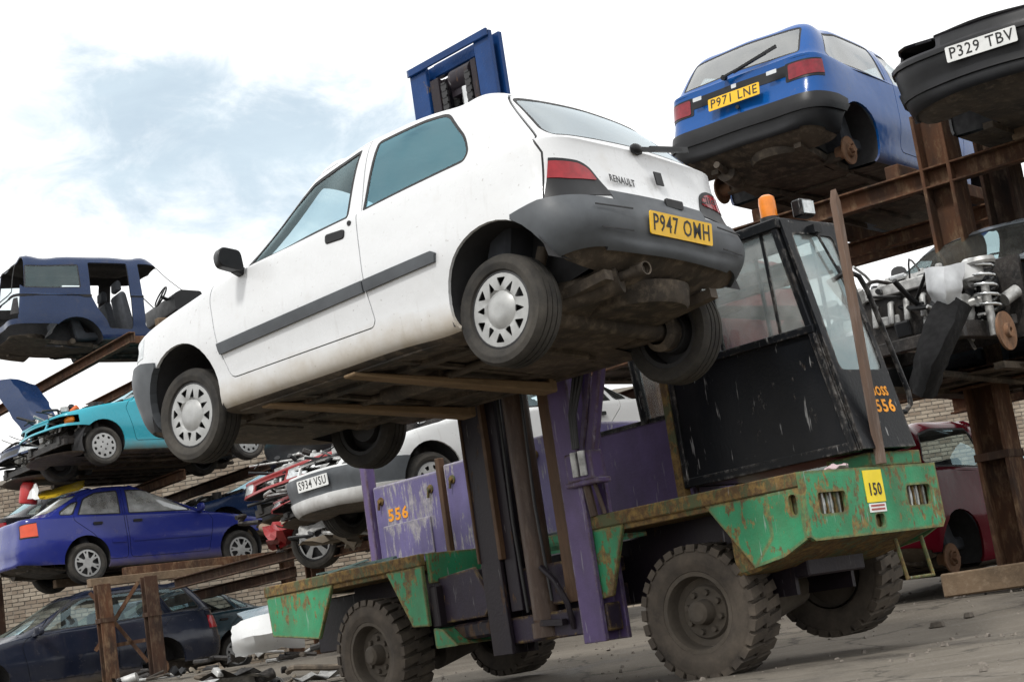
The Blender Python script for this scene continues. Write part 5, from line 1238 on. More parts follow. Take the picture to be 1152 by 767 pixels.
def engine_bay(root, P, seed=0, scale=1.0, pale=True, open_right=False):
    """stripped front: engine, ancillaries, hoses, chassis legs, inner wings"""
    rn = random.Random(seed); xa, xf = P['xcowl'], P['xf'] - .18; wb = P['wb']
    b = MB()
    for s in (1, -1):
        b.bar((xa - .2, s * .48, .42), (xf, s * .46, .40), .09, .12)
        if s < 0 and open_right: continue
        b.prism(rpoly([(xa - .1, .45), (wb + .25, .45), (wb + .22, .80), (xa - .1, .90)], .05), (0, s * .52, 0), (1, 0, 0), (0, 0, 1), (0, s * .05, 0)); b.cyl((wb, s * .55, .5), (wb - .02, s * .52, .93), .075, n=14)
    b.bar((xf - .05, -.60, .36), (xf - .05, .60, .36), .06, .09); b.build('front_frame', M_ENGINE, root, 35, bev=.006)
    b = MB(); b.box((wb + .10, -.05, .60), (.42, .62, .42)); e = b.build('engine_block', M_ENGINE, root, 35, bev=.025)
    b = MB(); b.box((wb + .06, -.05, .86), (.22, .56, .10), taper=.85)
    for yy in (-.22, -.08, .06, .20): b.cyl((wb + .06, yy - .05, .91), (wb + .06, yy - .05, .945), .028, n=10)
    b.build('rocker_cover', M_ALU, e, 35, bev=.02)
    b = MB(); b.tube([(wb + .08 + .135 * math.cos(a_), -.435, .58 + .135 * math.sin(a_)) for a_ in [PI * (1.1 + .8 * i / 8) for i in range(9)]] + [(wb + .31, -.435, .74), (wb + .25, -.435, .79), (wb - .05, -.435, .88), (wb - .12, -.435, .80)], .012, 6, True); b.build('drive_belt', M_RUBBER, e, 40)
    b = MB(); b.box((wb + .30, -.05, .80), (.13, .50, .08))
    for k in range(4): b.tube([(wb + .20, -.24 + k * .13, .74), (wb + .33, -.24 + k * .13, .70), (wb + .36, -.24 + k * .13, .55)], .026, 8)
    b.build('manifold', M_ALU, e, 40, bev=.01)
    b = MB(); b.cyl((wb + .08, -.38, .58), (wb + .08, -.44, .58), .10, n=20); b.cyl((wb + .25, -.38, .72), (wb + .25, -.43, .72), .06, n=16); b.cyl((wb - .05, -.38, .80), (wb - .05, -.43, .80), .07, n=16); b.cyl((wb + .28, -.36, .50), (wb + .28, -.22, .50), .07, n=16); b.build('pulley', M_ALU, e, 40)
    b = MB(); b.box((wb + .30, -.42, .62), (.16, .14, .18)); b.cyl((wb + .32, -.36, .66), (wb + .32, -.50, .66), .075, n=16); b.build('alternator', M_ALU, e, 40, bev=.012)
    b = MB(); b.box((wb - .05, .40, .80), (.24, .18, .20)); b.build('battery', M_DKPLASTIC, root, 35, bev=.01)
    b = MB(); b.box((wb + .05, .44, .62), (.26, .20, .16)); b.build('washer_tank', M_OFFWHITE if pale else M_DKPLASTIC, root, 40, bev=.02)
    b = MB(); b.cyl((wb + .02, -.50, .92), (wb + .02, -.50, .76), .075, n=14); b.build('reservoir', M_OFFWHITE if pale else M_DKPLASTIC, root, 40, bev=.02)
    for k in range(14):
        y0, y1 = rn.uniform(-.55, .55), rn.uniform(-.55, .55); z0, z1 = rn.uniform(.5, .95), rn.uniform(.45, .9)
        m = MB(); pts = [Vector((xa + .05, y0, z0))]
        for i in range(1, 5): t = i / 4; pts.append(Vector((xa + .05 + (xf - xa + .05) * t + rn.uniform(-.06, .06), y0 + (y1 - y0) * t + rn.uniform(-.12, .12), z0 + (z1 - z0) * t + rn.uniform(-.10, .12))))
        m.tube(smooth_pts(pts), rn.choice([.007, .010, .014, .02]), 7); m.build('hose', rn.choice([M_HOSE, M_DKPLASTIC, M_ALU, M_ENGINE]), root, 60)
    for k in range(22):
        m = MB(); m.box((rn.uniform(xa, xf - .1), rn.uniform(-.5, .5), rn.uniform(.42, .92)), (rn.uniform(.04, .16), rn.uniform(.04, .14), rn.uniform(.03, .12)), Matrix.Rotation(rn.uniform(-.6, .6), 3, 'Y') @ Matrix.Rotation(rn.uniform(-1, 1), 3, 'Z')); m.build('ancillary_unit', rn.choice([M_ENGINE, M_ALU, M_ALU, M_CHROME, M_DKPLASTIC]), root, 35, bev=.012)
    for k in range(8):
        m = MB(); p = Vector((rn.uniform(xa + .1, xf - .1), rn.uniform(-.5, .5), rn.uniform(.55, .92))); m.cyl(p, p + Vector((rn.uniform(-.1, .1), rn.uniform(-.1, .1), rn.uniform(.02, .08))), rn.uniform(.02, .06), n=12); m.build('filler_cap' if k else 'orange_filter', simple('filter_orange', (.62, .13, .03), .5) if k == 0 else rn.choice([M_ALU, M_CHROME, M_DKPLASTIC, M_ENGINE]), root, 40)
    if open_right:
        m = MB(); m.lathe([(.001, .16), (.03, .16), (.035, .09), (.10, .075), (.125, .04), (.125, 0), (.10, -.03)], (xa + .02, -.38, .78), (1, 0, 0), 22); m.build('brake_servo', M_DKPLASTIC, root, 40)
        m = MB(); m.tube([(wb + .085 * math.cos(t_), -.56 + .085 * math.sin(t_), .50 + .36 * i / 48) for i, t_ in enumerate([2 * PI * 5 * j / 48 for j in range(49)])], .012, 6); m.build('coil_spring', M_CHROME, root, 60)
        m = MB(); m.cyl((wb, -.56, .35), (wb, -.56, .72), .03, n=12); m.lathe([(.001, .03), (.10, .03), (.11, 0), (.10, -.02)], (wb, -.56, .88), (0, 0, 1), 18); m.build('suspension_strut', M_ALU, root, 40)
        m = MB(); m.lathe([(.14, .0), (.14, -.018), (.07, -.02), (.06, -.06), (.02, -.06), (.02, .03), (.05, .03), (.055, .0), (.14, .0)], (wb, -.66, .36), (0, -1, 0), 26); m.build('brake_disc', M_BRAKE, root, 35)
        for q in range(16):
            p = Vector((rn.uniform(xa + .0, xa + .34), rn.uniform(-.60, .1), rn.uniform(.40, .95))); m = MB(); kk = rn.random()
            if kk < .5: m.box(p, (rn.uniform(.04, .13), rn.uniform(.04, .12), rn.uniform(.03, .10)), Matrix.Rotation(rn.uniform(-.6, .6), 3, 'Y') @ Matrix.Rotation(rn.uniform(-1, 1), 3, 'Z'))
            else: m.cyl(p, p + Vector((rn.uniform(-.12, .12), rn.uniform(-.12, .12), rn.uniform(-.05, .08))), rn.uniform(.015, .05), n=12)
            m.build('ancillary_unit', rn.choice([M_ALU, M_CHROME, M_DKPLASTIC, M_ALU, M_ENGINE]), root, 35, bev=.008 if kk < .5 else 0)
        for q in range(9):
            p = [Vector((xa + .0, rn.uniform(-.6, .2), rn.uniform(.45, .95)))]
            for _ in range(4): p.append(p[-1] + Vector((rn.uniform(.03, .14), rn.uniform(-.12, .08), rn.uniform(-.14, .08))))
            m = MB(); m.tube(smooth_pts(p), rn.choice([.006, .008, .012]), 6); m.build('wiring_loom', rn.choice([M_RUBBER, M_ALU, M_RUBBER]), root, 60)
    b = MB(); b.bx(xa - .06, xa - .02, -.66, .66, .35, .95); b.build('bulkhead', M_ENGINE, root, None)

def smooth_pts(p, k=3):
    o = []
    for i in range(len(p) - 1):
        a, b, c, d = p[max(i - 1, 0)], p[i], p[i + 1], p[min(i + 2, len(p) - 1)]
        for j in range(k):
            t = j / k; o.append(.5 * ((2 * b) + (c - a) * t + (2 * a - 5 * b + 4 * c - d) * t * t + (3 * b - a - 3 * c + d) * t ** 3))
    return o + [p[-1]]

def scrap_car(name, label, P, paint, mat, missing=(), wheels=(None, None, None, None), level=2, plate=None, front_plate=None, bumper=None, tint=None, group='scrapped cars stacked on the racks', interior=True, rub=None, tail_mat=None, seed=1, dent=None, mould=(), mould_mat=None, open_right=False, cat='car', mirrors=True, engine=None):
    """wheels: rear left, rear right, front left, front right: style, 'hub' or None"""
    root = empty(name, mat=mat); tag(root, label, cat, group)
    random.seed(seed)
    H = Hull(make_rings(P), .02, level); wb = P['wb']; miss = set(missing)
    side = lambda c, n: abs(c.y) > .40
    xfr = P['xf']; bm_ = bumper or paint; gl = tint or M_GLASS
    H.label_where('floor_pan', lambda c, n: n.z < -.75 and c.z < P['zs']['b'][1] + .22)
    H.cut('tailgate', [('y', [(-2, P['gate']), (P['xr'] + .12, P['gate']), (P['xsr'] + .11, .93 + P['zroof'] - 1.39), (P['xrb'] + .16, P['ghbase'][0][1] + .06), (P['xrt'] + .10, P['zroof'] - .04), (P['xrt'] + .05, 3), (-2, 3)])], lambda c, n: c.x < .3 and n.x < .1)
    H.cut('glass_seal', [('x', rpoly(P['rglass'], .04, 3))], lambda c, n: c.x < .3 and n.x < -.15)
    H.cut('rear_window', [('x', inset(rpoly(P['rglass'], .04, 3), .016))], lambda c, n: c.x < .3 and n.x < -.15, only='glass_seal')
    H.cut('tail_lamp', [('x', rpoly(P['tail'], .02, 3)), ('y', [(-3, .3), (P['tail_x'], .3), (P['tail_x'], 1.4), (-3, 1.4)])], lambda c, n: c.x < -.1, only=('body', 'tailgate'), mirror=True)
    H.cut('lens', [('x', rpoly(P['lens'], .02, 3))], lambda c, n: c.x < -.1, only='tail_lamp', mirror=True)
    if P.get('band'): H.cut('gate_trim', [('x', [(-.47, P['band'][0]), (.47, P['band'][0]), (.47, P['band'][1]), (-.47, P['band'][1])])], lambda c, n: c.x < -.2 and n.x < -.3, only='tailgate')
    H.cut('rear_bumper', [('y', [(-3, 0), (-.20, 0), (-.20, P['rb'] - .02), (-.34, P['rb']), (-3, P['rb'])])], lambda c, n: c.x < .1 and n.z > -.75)
    H.cut('front_bumper', [('y', [(5, 0), (wb + .16, 0), (wb + .22, P['fb'] - .01), (wb + .34, P['fb']), (5, P['fb'])])], lambda c, n: n.z > -.75)
    for z0, z1 in mould:
        for lb in ('rear_bumper', 'front_bumper'): H.cut('moulding', [('y', [(-3, z0), (5, z0), (5, z1), (-3, z1)])], None, only=lb)
    zh = P['fb'] + .02
    H.cut('headlamp', [('x', rpoly([(.36, zh + .01), (.90, zh + .02), (.90, zh + .14), (.38, zh + .12)], .03)), ('y', [(wb + .36, .3), (5, .3), (5, 1.4), (wb + .36, 1.4)])], lambda c, n: c.x > wb, mirror=True)
    H.cut('grille', [('x', rpoly([(-.33, zh + .01), (.33, zh + .01), (.33, zh + .085), (-.33, zh + .085)], .02, 2))], lambda c, n: c.x > wb + .2 and n.x > .3)
    xc = P['xcowl']; W = P['W']
    bonn = rpoly([(xc + .015, 0), (xc - .03, .40), (xc - .11, W * .80), (P['xsf'] - .12, W * .73), (P['xsf'] + .02, W * .5), (P['xsf'] + .06, 0), (P['xsf'] + .02, -W * .5), (P['xsf'] - .12, -W * .73), (xc - .11, -W * .80), (xc - .03, -.40)], .02, 2)
    H.cut('gap', [('z', bonn)], lambda c, n: n.z > .15 and c.z > P['fb'] and c.x > xc - .3); H.cut('bonnet', [('z', inset(bonn, .007))], lambda c, n: n.z > .15 and c.z > P['fb'] and c.x > xc - .3, only='gap')
    wg = P['W'] * P['ghw']; ws = rpoly([(xc - .03, 0), (xc - .07, .40), (xc - .16, wg * .855), (P['xwt'] - .05, P['Wr'] * .86), (P['xwt'] + .015, 0), (P['xwt'] - .05, -P['Wr'] * .86), (xc - .16, -wg * .855), (xc - .07, -.40)], [0, 0, .04, .04, 0, .04, .04, 0], 3)
    fw = lambda c, n: c.z > P['ghbase'][-1][1] - .06 and P['xwt'] - .3 < c.x < xc
    H.cut('glass_seal', [('z', ws)], fw); H.cut('windscreen', [('z', inset(ws, .018))], fw, only='glass_seal')
    for i, d in enumerate(P['doors']):
        d = rpoly(d, .03, 2); H.cut('gap', [('y', d)], side, only='body'); H.cut('door%d' % i, [('y', inset(d, .008))], side, only='gap')
    dl = tuple('door%d' % i for i in range(len(P['doors'])))
    for i, w in enumerate(P['wins']):
        w = rpoly(w, .03, 3); H.cut('seal%d' % i, [('y', w)], side, only=dl + ('gap', 'body', 'tailgate')); H.cut('win%d' % i, [('y', inset(w, .018))], side, only='seal%d' % i)
    if rub:
        for a, b in rub: H.cut('rubbing_strip', [('y', [(a, rub_z(P) - .02), (a, rub_z(P) + .02), (b, rub_z(P) + .025), (b, rub_z(P) - .015)])], side, only=dl + ('body',))
    ra = P['tr'] + .055; za = P['tr'] + .03
    for x in (0, wb): H.cut('arch', [('y', circ(x, za, ra, 28))], side)
    H.label_where('arch', lambda c, n: abs(c.y) > .45 and min(c.x ** 2, (c.x - wb) ** 2) + (c.z - za) ** 2 < ra * ra)
    if 'wing' in miss: H.label_where('wing', lambda c, n: c.x > xc - .12 and c.z < P['ghbase'][-1][1] - .015, only=('body', 'gap')); H.label_where('wing', lambda c, n: c.x > xc - .05, only='floor_pan')
    if dent:
        for c0, r0, dv in dent:
            c0 = Vector(c0); dv = Vector(dv)
            for v in H.bm.verts:
                d = (v.co - c0).length
                if d < r0: v.co += dv * (1 - (d / r0) ** 2) ** 2 + Vector((random.uniform(-1, 1), random.uniform(-1, 1), random.uniform(-1, 1))) * dv.length * .10 * (1 - d / r0)
        H.bm.normal_update()
        for v in H.bm.verts:
            if any((v.co - Vector(c0)).length < r0 * 1.5 for c0, r0, _ in dent): v[H.nl] = v.normal
    zr0 = P['zs']['b'][2]; H.cut('void', [('y', [(-.15, 0), (-.15, zr0 - .03), (-.40, zr0 - .01), (P['xr'], zr0 + .03), (-3, zr0 + .03), (-3, 0)])], lambda c, n: c.x < .1, only='rear_bumper')
    ex = lambda on, lb, m, **k: None if lb in miss else H.extract(on, lb, m, root, **k)
    ex('body', 'body', paint, rim=.02); ex('tailgate', 'tailgate', paint, rim=.012); ex('bonnet', 'bonnet', paint)
    ex('rear_bumper', 'rear_bumper', bm_, off=.016, rim=.03); ex('front_bumper', 'front_bumper', bm_, off=.016, rim=.03)
    [ex('moulding', 'moulding', mould_mat or bm_, off=.034, rim=.03, faces=[q for q in H.faces('moulding') if (q.calc_center_median().x > 1) == fr_]) for fr_ in (True, False) if mould]; ex('trim_strip', 'gate_trim', M_DKPLASTIC, off=.004); ex('grille', 'grille', M_DKPLASTIC); ex('floor_pan', 'floor_pan', M_UNDER, rim=0); ex('panel_gap', 'gap', M_SEAL, off=-.012, rim=0)
    ex('rear_window', 'rear_window', gl, rim=0, off=-.004); ex('windscreen', 'windscreen', gl, rim=0, off=-.004); ex('window_seal', 'glass_seal', M_SEAL, off=-.002, rim=.012)
    hz_ = (P['zroof'] - 1.39) * .5
    for s in (1, -1):
        for i in range(len(P['doors'])):
            d = ex('door', 'door%d' % i, paint, side=s)
            if d:
                hx = min(q[0] for q in P['doors'][i] if q[1] > .6) + .17 + (.18 if i == 1 else 0); b = MB(); b.prism(rpoly([(-.07, -.02), (.07, -.02), (.07, .02), (-.07, .02)], .012, 2), (hx, s * (P['W'] - .022), .845 + hz_ * 1.3), (1, 0, 0), (0, 0, 1), (0, s * .018, 0)); b.build('door_handle', M_DKPLASTIC, d, 40)
        for i in range(len(P['wins'])):
            ex('side_window', 'win%d' % i, gl, side=s, off=-.005, rim=0)
            if 'door%d' % i not in miss: ex('window_seal', 'seal%d' % i, M_SEAL, side=s, off=-.002, rim=.012)
        t = ex('tail_lamp', 'tail_lamp', M_DKPLASTIC, side=s, off=.004)
        if t: H.extract('lens', 'lens', tail_mat or M_LAMPRED, t, side=s, off=.008)
        ex('headlamp', 'headlamp', M_LAMPCLEAR, side=s, off=.003)
        if rub: ex('rubbing_strip', 'rubbing_strip', bm_, side=s, off=.012, rim=.014)
        if mirrors and 'mirror%d' % s not in miss: mirror_pod(root, P['xcowl'] - .28, s * (P['W'] - .04), P['ghbase'][-1][1] + .0, s, paint if bumper is None else None)
    H.lining(root, ('arch', 'void', 'glass_seal', 'windscreen', 'rear_window', 'floor_pan') + tuple('win%d' % i for i in range(len(P['wins']))) + tuple('seal%d' % i for i in range(len(P['wins']))) + tuple(k for k in miss if k in H.labs), M_LINING)
    arch_liner(root, 0, za, ra + .012, P['W'] - .055, .42, P['zs']['b'][1] + .02, zrear=P['zs']['b'][2] + .05)
    if 'wing' not in miss: arch_liner(root, wb, za, ra + .012, P['W'] - .055, .42, P['zs']['b'][1] + .02)
    for k, (x, s) in enumerate(((0, 1), (0, -1), (wb, 1), (wb, -1))):
        w = wheels[k]
        if w == 'hub': hub_disc(root, (x, s * (P['W'] - .16), P['tr'] - .03), s, .125)
        elif w: add_wheel(root, (x, s * (P['W'] - .135), P['tr'] - .02), s, w, P['tr'] + .005, .18, steer=(R_(random.uniform(-12, 12)) if x else 0))
    if interior:
        seats(root, (1.15 + (xc - 2.06) * .7,), rear=.35, back=.60 + hz_, z=.30 + hz_); dashboard(root, xc - .10, .88 + hz_ * 2, P['W'] * .8)
    b = MB(); zb = P['zs']['b'][1]
    for s in (1, -1): b.bar((.35, s * .45, zb - .005), (wb - .2, s * .45, zb - .005), .08, .05); b.bar((P['xr'] + .2, s * .42, zb + .12), (.35, s * .42, zb + .02), .07, .06)
    b.cyl((0, -.58, zb + .06), (0, .58, zb + .06), .045, n=12); b.tube([(P['xr'] + .05, .30, zb + .12), (-.2, .38, zb + .09), (.2, .25, zb), (1.2, .08, zb - .03), (wb, .05, zb + .02)], .03, 8); b.cyl((P['xr'] + .25, .34, zb + .10), (-.12, .40, zb + .09), .085, n=14)
    for x in (.5, .9, 1.3, 1.7): b.bar((x, -.62, zb + .002), (x, .62, zb + .002), .06, .02)
    b.lathe([(.001, -.03), (.26, -.03), (.28, 0), (.29, .1)], (P['xr'] + .42, -.14, zb + .11), (0, 0, 1), 20)
    b.build('underbody_frame', M_UNDER, root, 35)
    if engine is not None or 'bonnet' in miss:
        had = set(D.objects); engine_bay(root, P, seed if engine is None else engine, open_right=open_right)
        if open_right:                                          # engine turned round: ancillaries on the torn-open left side
            for o in set(D.objects) - had:
                if o.type == 'MESH': o.data.transform(Matrix.Diagonal((1, -1, 1, 1))); o.data.flip_normals()
    if plate: number_plate(plate[0], plate[1], (0, -1, 0), (-.12 if len(plate) < 3 else plate[2], 0, 1), M_YPLATE, root)
    if front_plate: number_plate(front_plate[0], front_plate[1], (0, 1, 0), (.06, 0, 1), M_WPLATE, root)
    return root
def rub_z(P): return .56 + (P['zroof'] - 1.39) * .7
blue = scrap_car('blue_hatchback', 'bright blue hatchback on the top rack above the forklift cab, tail towards us', dict(HATCH3, band=(.845, .945)), M_BLUE, pose((2.58, 14.06, 3.80), 50.9, 2.3, 1.0), wheels=('hub', 'hub', None, None), level=3, plate=('P971 LNE', (-.672, 0, .795), .10), bumper=M_DKPLASTIC, tint=M_GLASSB, tail_mat=M_LAMPDEEP, seed=2, missing=('mirror1',), mould=((.50, .56),))
violet = scrap_car('violet_saloon', 'dark violet-blue four-door saloon on rusty beams above the dark estate', SALOON, M_VIOLET, pose((-7.05, 24.55, 2.08), 37.2, .5, .6), wheels=('spoke6',) * 4, tint=M_PALEGLASS, tail_mat=simple('amber_red_lens', (.58, .07, .025), .15), seed=3, rub=[(1.95, .7), (.6, .38)], missing=('front_bumper', 'headlamp'))
teal = scrap_car('teal_hatchback', 'turquoise hatchback with its front end stripped, on the third rack level', dict(HATCH3), M_TEAL, pose((-4.74, 25.59, 3.66), 222.8, -.2, .9), wheels=('slots', 'slots', 'slots', 'slots'), missing=('front_bumper', 'grille', 'headlamp'), seed=4, engine=4)
suv = scrap_car('navy_off_roader', 'stripped navy off-roader shell without doors, topmost on the left', SUV, M_NAVY, pose((-7.12, 25.62, 5.43), 33.2, 1.4, .3), missing=('door0', 'door1', 'win0', 'win1', 'windscreen', 'bonnet', 'front_bumper', 'rear_bumper', 'grille', 'headlamp', 'tail_lamp', 'rear_window', 'mirror1', 'mirror-1', 'tailgate'), seed=5)
estate = scrap_car('dark_estate', 'near-black estate car standing on the ground under the violet saloon', ESTATE, M_ESTATE, pose((-6.1, 24.4, .45), 220.3, .5, .5), wheels=('hub', 'hub', 'hub', 'hub'), missing=('front_bumper',), seed=6)
black = scrap_car('black_saloon', 'black car on the top rack at far right, white front number plate P329 TBV', SALOON, M_BLACK, pose((5.56, 13.62, 3.5), -127.9, .6, -1.7), front_plate=('P329 TBV', (3.315, 0, .47)), missing=('headlamp',), seed=7, bumper=M_DKPLASTIC, mould=((.30, .36), (.515, .545)))
wreck = scrap_car('engine_bay_wreck', 'stripped car nose showing engine and windscreen on the right rack below the black car', HATCH3, M_SILVER, pose((4.60, 13.72, 1.63), -132, 0, 0), missing=('front_bumper', 'bonnet', 'wing', 'headlamp', 'grille'), seed=8, tint=M_GLASST, open_right=True)
maroon = scrap_car('maroon_hatchback', 'glossy maroon hatchback on the ground behind the right rack post', HATCH3, M_MAROON, pose((2.86, 14.25, .26), 47, 0, 0), wheels=('hub', 'hub', None, None), seed=9)
s934 = scrap_car('white_wreck', 'dirty white wreck with no bonnet, front number plate S934 VSU', SALOON, M_OFFWHITE, pose((.41, 17.75, 1.69), -138.6, .9, .3), wheels=('none', 'none', 'slots', 'slots'), missing=('bonnet', 'headlamp', 'grille'), dent=[((3.0, .5, .85), .45, (-.22, -.08, -.10)), ((2.9, -.55, .85), .35, (-.15, .05, -.05))], front_plate=('S934 VSU', (3.30, 0, .46)), bumper=M_PLASTIC, seed=10, mould=((.10, .33),), mould_mat=M_OFFWHITE)
red = scrap_car('red_wreck', 'crushed red wreck with a loose headlamp, beside the white wreck', HATCH3, M_REDCAR, pose((-.75, 21.3, 2.05), -137, 2, 3), missing=('bonnet', 'front_bumper', 'grille', 'windscreen'), seed=11)

b = MB(); b.sphere((2.86, .60, .665), .12, 14, 8, (.55, 1.0, .55)); b.build('indicator_lamp', M_LAMPORANGE, teal, 40)
GR = 'scrapped cars stacked on the racks'
scrap_car('navy_hatchback', 'navy hatchback with raised bonnet at the left edge beside the turquoise hatchback', HATCH3, M_NAVY, pose((-5.55, 27.0, 3.62), 221, 0, 0), missing=('bonnet', 'front_bumper'), seed=21, interior=False)
scrap_car('dark_blue_hatchback', 'dark blue car nose between the turquoise hatchback and the white wreck', HATCH3, M_NAVY, pose((-1.05, 25.2, 3.05), 222, 0, 0), seed=22, bumper=M_DKPLASTIC, interior=False)
scrap_car('bright_red_hatchback', 'bright red car glimpsed above the purple mast bracket, behind the white wreck', HATCH3, M_REDCAR, pose((2.75, 19.7, 2.95), -136, 0, 0), seed=23, interior=False, bumper=M_REDCAR)
scrap_car('dark_teal_saloon', 'dark teal saloon on the ground behind the dark estate', SALOON, M_DKTEAL, pose((-5.75, 28.3, .55), 217, 0, 0), seed=24, interior=False, wheels=('slots', None, 'slots', None))
scrap_car('silver_hatchback', 'silver-blue hatchback on the ground at the left edge behind the dark estate', HATCH3, M_SILVER, pose((-7.0, 30.0, .58), 217, 0, 0), seed=25, interior=False, wheels=('slots', None, 'slots', None))
scrap_car('charcoal_saloon', 'charcoal saloon behind the boot of the violet saloon at the left edge', SALOON, M_BLACK, pose((-8.45, 27.6, 2.5), 37, 0, 0), seed=26, interior=False)
scrap_car('midnight_blue_saloon', 'midnight blue saloon behind the bonnet of the violet saloon', SALOON, M_NAVY, pose((-3.3, 27.6, 2.35), 217, 0, 0), seed=27, interior=False, missing=('bonnet',))

CR = lambda p, y, r=0, q=0, k=.62: pose(p, y, r, q) @ Matrix.Diagonal((1, 1, k, 1))
scrap_car('crushed_silver_wreck', 'flattened silver wreck between the violet saloon and the red wreck', HATCH3, M_SILVER, CR((-1.1, 25.4, 1.95), -139, 3, -4), level=1, seed=28, interior=False, missing=('bonnet', 'front_bumper', 'windscreen', 'grille'), mirrors=False, dent=[((1.0, .3, 1.4), .9, (0, 0, -.35))])
scrap_car('crushed_red_wreck', 'flattened dark red wreck under the white wreck, above the loose alloy wheel', HATCH3, M_REDCAR, CR((-.15, 19.6, 1.78), -140, -2, 3, .5), level=1, seed=29, interior=False, missing=('bonnet', 'front_bumper', 'windscreen', 'grille'), mirrors=False, dent=[((.8, -.2, 1.4), .9, (0, 0, -.4))])

b = MB(); b.cyl((-.60, .10, 1.015), (-.64, .10, 1.01), .024, n=12); b.bar((-.635, .10, 1.015), (-.60, -.32, 1.10), .02, .018); b.bar((-.625, .0, 1.03), (-.575, -.42, 1.14), .012, .03); b.build('rear_wiper', M_DKPLASTIC, blue, 35)
for y_, w_ in ((.0, .05), (.38, .09), (-.38, .10)):
    b = MB(); b.prism(rpoly([(-w_ / 2, -.018), (w_ / 2, -.018), (w_ / 2, .018), (-w_ / 2, .018)], .006, 2), (-.640, y_, .900), (0, -1, 0), (.1, 0, 1), (-.012, 0, 0)); b.build('badge', M_CHROME, blue, None)
b = MB(); b.cyl((-.655, -.02, .70), (-.675, -.02, .70), .018, n=12); b.build('tailgate_lock', M_DKPLASTIC, blue, 40)
# ------------------------------------------------------------------ racks and loose scrap
def at(u, v, y):
    """point at depth y seen at photo pixel (u, v)"""
    d = MCW @ np.array([(u - 576) / FPX, (v - 383.5) / FPX, 1.0]); return Vector((d[0] * y / d[1], y, CAM_H + d[2] * y / d[1]))
M_TIMBER = rust_mat('old_timber', (.10, .072, .048), (.17, .12, .078), .5, 5, .9, (1, .3, 1), (.26, .20, .14))
def rack(name, label, a, n, org, posts, beams, joists, braces=(), pw=.30):
    """a along the rack, n into it (unit 2-D vectors); posts (a, n, z0, z1), beams (a0, a1, n, z, h), joists (a, n0, n1, z)"""
    root = empty(name, (org[0], org[1], 0)); tag(root, label, 'rack')
    A = lambda p, q, z: Vector((a[0] * p + n[0] * q, a[1] * p + n[1] * q, z))
    rn = random.Random(len(posts))
    for po_ in posts:
        if po_[0] == 'w': _, wx, wy, z0, z1 = po_; dx, dy = wx - org[0], wy - org[1]; den = a[0] * n[1] - a[1] * n[0]; p, q = (dx * n[1] - dy * n[0]) / den, (a[0] * dy - a[1] * dx) / den
        else: p, q, z0, z1 = po_
        b = MB(); b.ibeam(A(p, q, z0), A(p, q, z1), pw, pw * .87, .03, up=(a[0], a[1], 0)); po = b.build('post', rn.choice([M_RUST, M_RUSTD]), root, 30, bev=.004)
        b = MB(); b.box(A(p, q, z0 + .012), (.42, .42, .024), Matrix.Rotation(math.atan2(a[1], a[0]), 3, 'Z')); b.build('base_plate', M_RUSTD, po, None)
        for z in np.arange(z0 + .9, z1, 1.5):
            b = MB(); b.bar(A(p, q, z), A(p, q, z + .06), pw + .02, pw * .87 + .02, up=(a[0], a[1], 0)); b.build('collar', M_RUSTD, po, None)
    for p0, p1, q, z, h in beams:
        b = MB(); b.channel(A(p0, q, z - h / 2), A(p1, q, z - h / 2), h, .10, .016, up=(n[0], n[1], 0), open_side=-1); b.build('beam', rn.choice([M_RUST, M_RUST, M_RUSTD]), root, 30, bev=.003)
    for p, q0, q1, z in joists:
        b = MB(); b.bar(A(p, q0, z - .06), A(p, q1, z - .06 + rn.uniform(-.02, .02)), .13, .12); b.build('joist', M_TIMBER if rn.random() < .6 else M_RUST, root, 30, bev=.008)
    for p, q in braces:
        b = MB(); b.bar(A(*p), A(*q), .05, .05); b.build('brace', M_RUST, root, 30)
    return root
# right rack (carries the blue and the black car)
ar, nr = (-.79, .613), (.613, .79)
rack('steel_rack', 'rusty steel rack on the right holding the blue and black cars', ar, nr, (3.66, 13.0),
     [(0, 0, .30, 4.05), (-.25, .60, .30, 4.0), (.1, 2.6, .3, 3.9), (-2.9, 0, .3, 3.4)],
     [(-2.9, 4.2, -.10, 3.60, .17), (-2.9, 4.2, 1.75, 3.60, .15), (-2.9, 1.1, -.16, 1.93, .15), (-2.9, 1.0, 1.6, 1.93, .15), (-2.9, 4.2, 2.6, 3.70, .15)],
     [(1.75, .05, 2.8, 3.76), (.45, .05, 2.8, 3.76), (-.75, -.2, 2.6, 3.71), (-2.1, -.2, 2.6, 3.71), (-.7, -.2, 2.4, 2.05), (-1.9, -.2, 2.4, 2.05)],
     [((0, -.02, .35), (0, -.02, .3501 + .001)), ((-.1, -.05, .75), (-.9, .55, .78))])
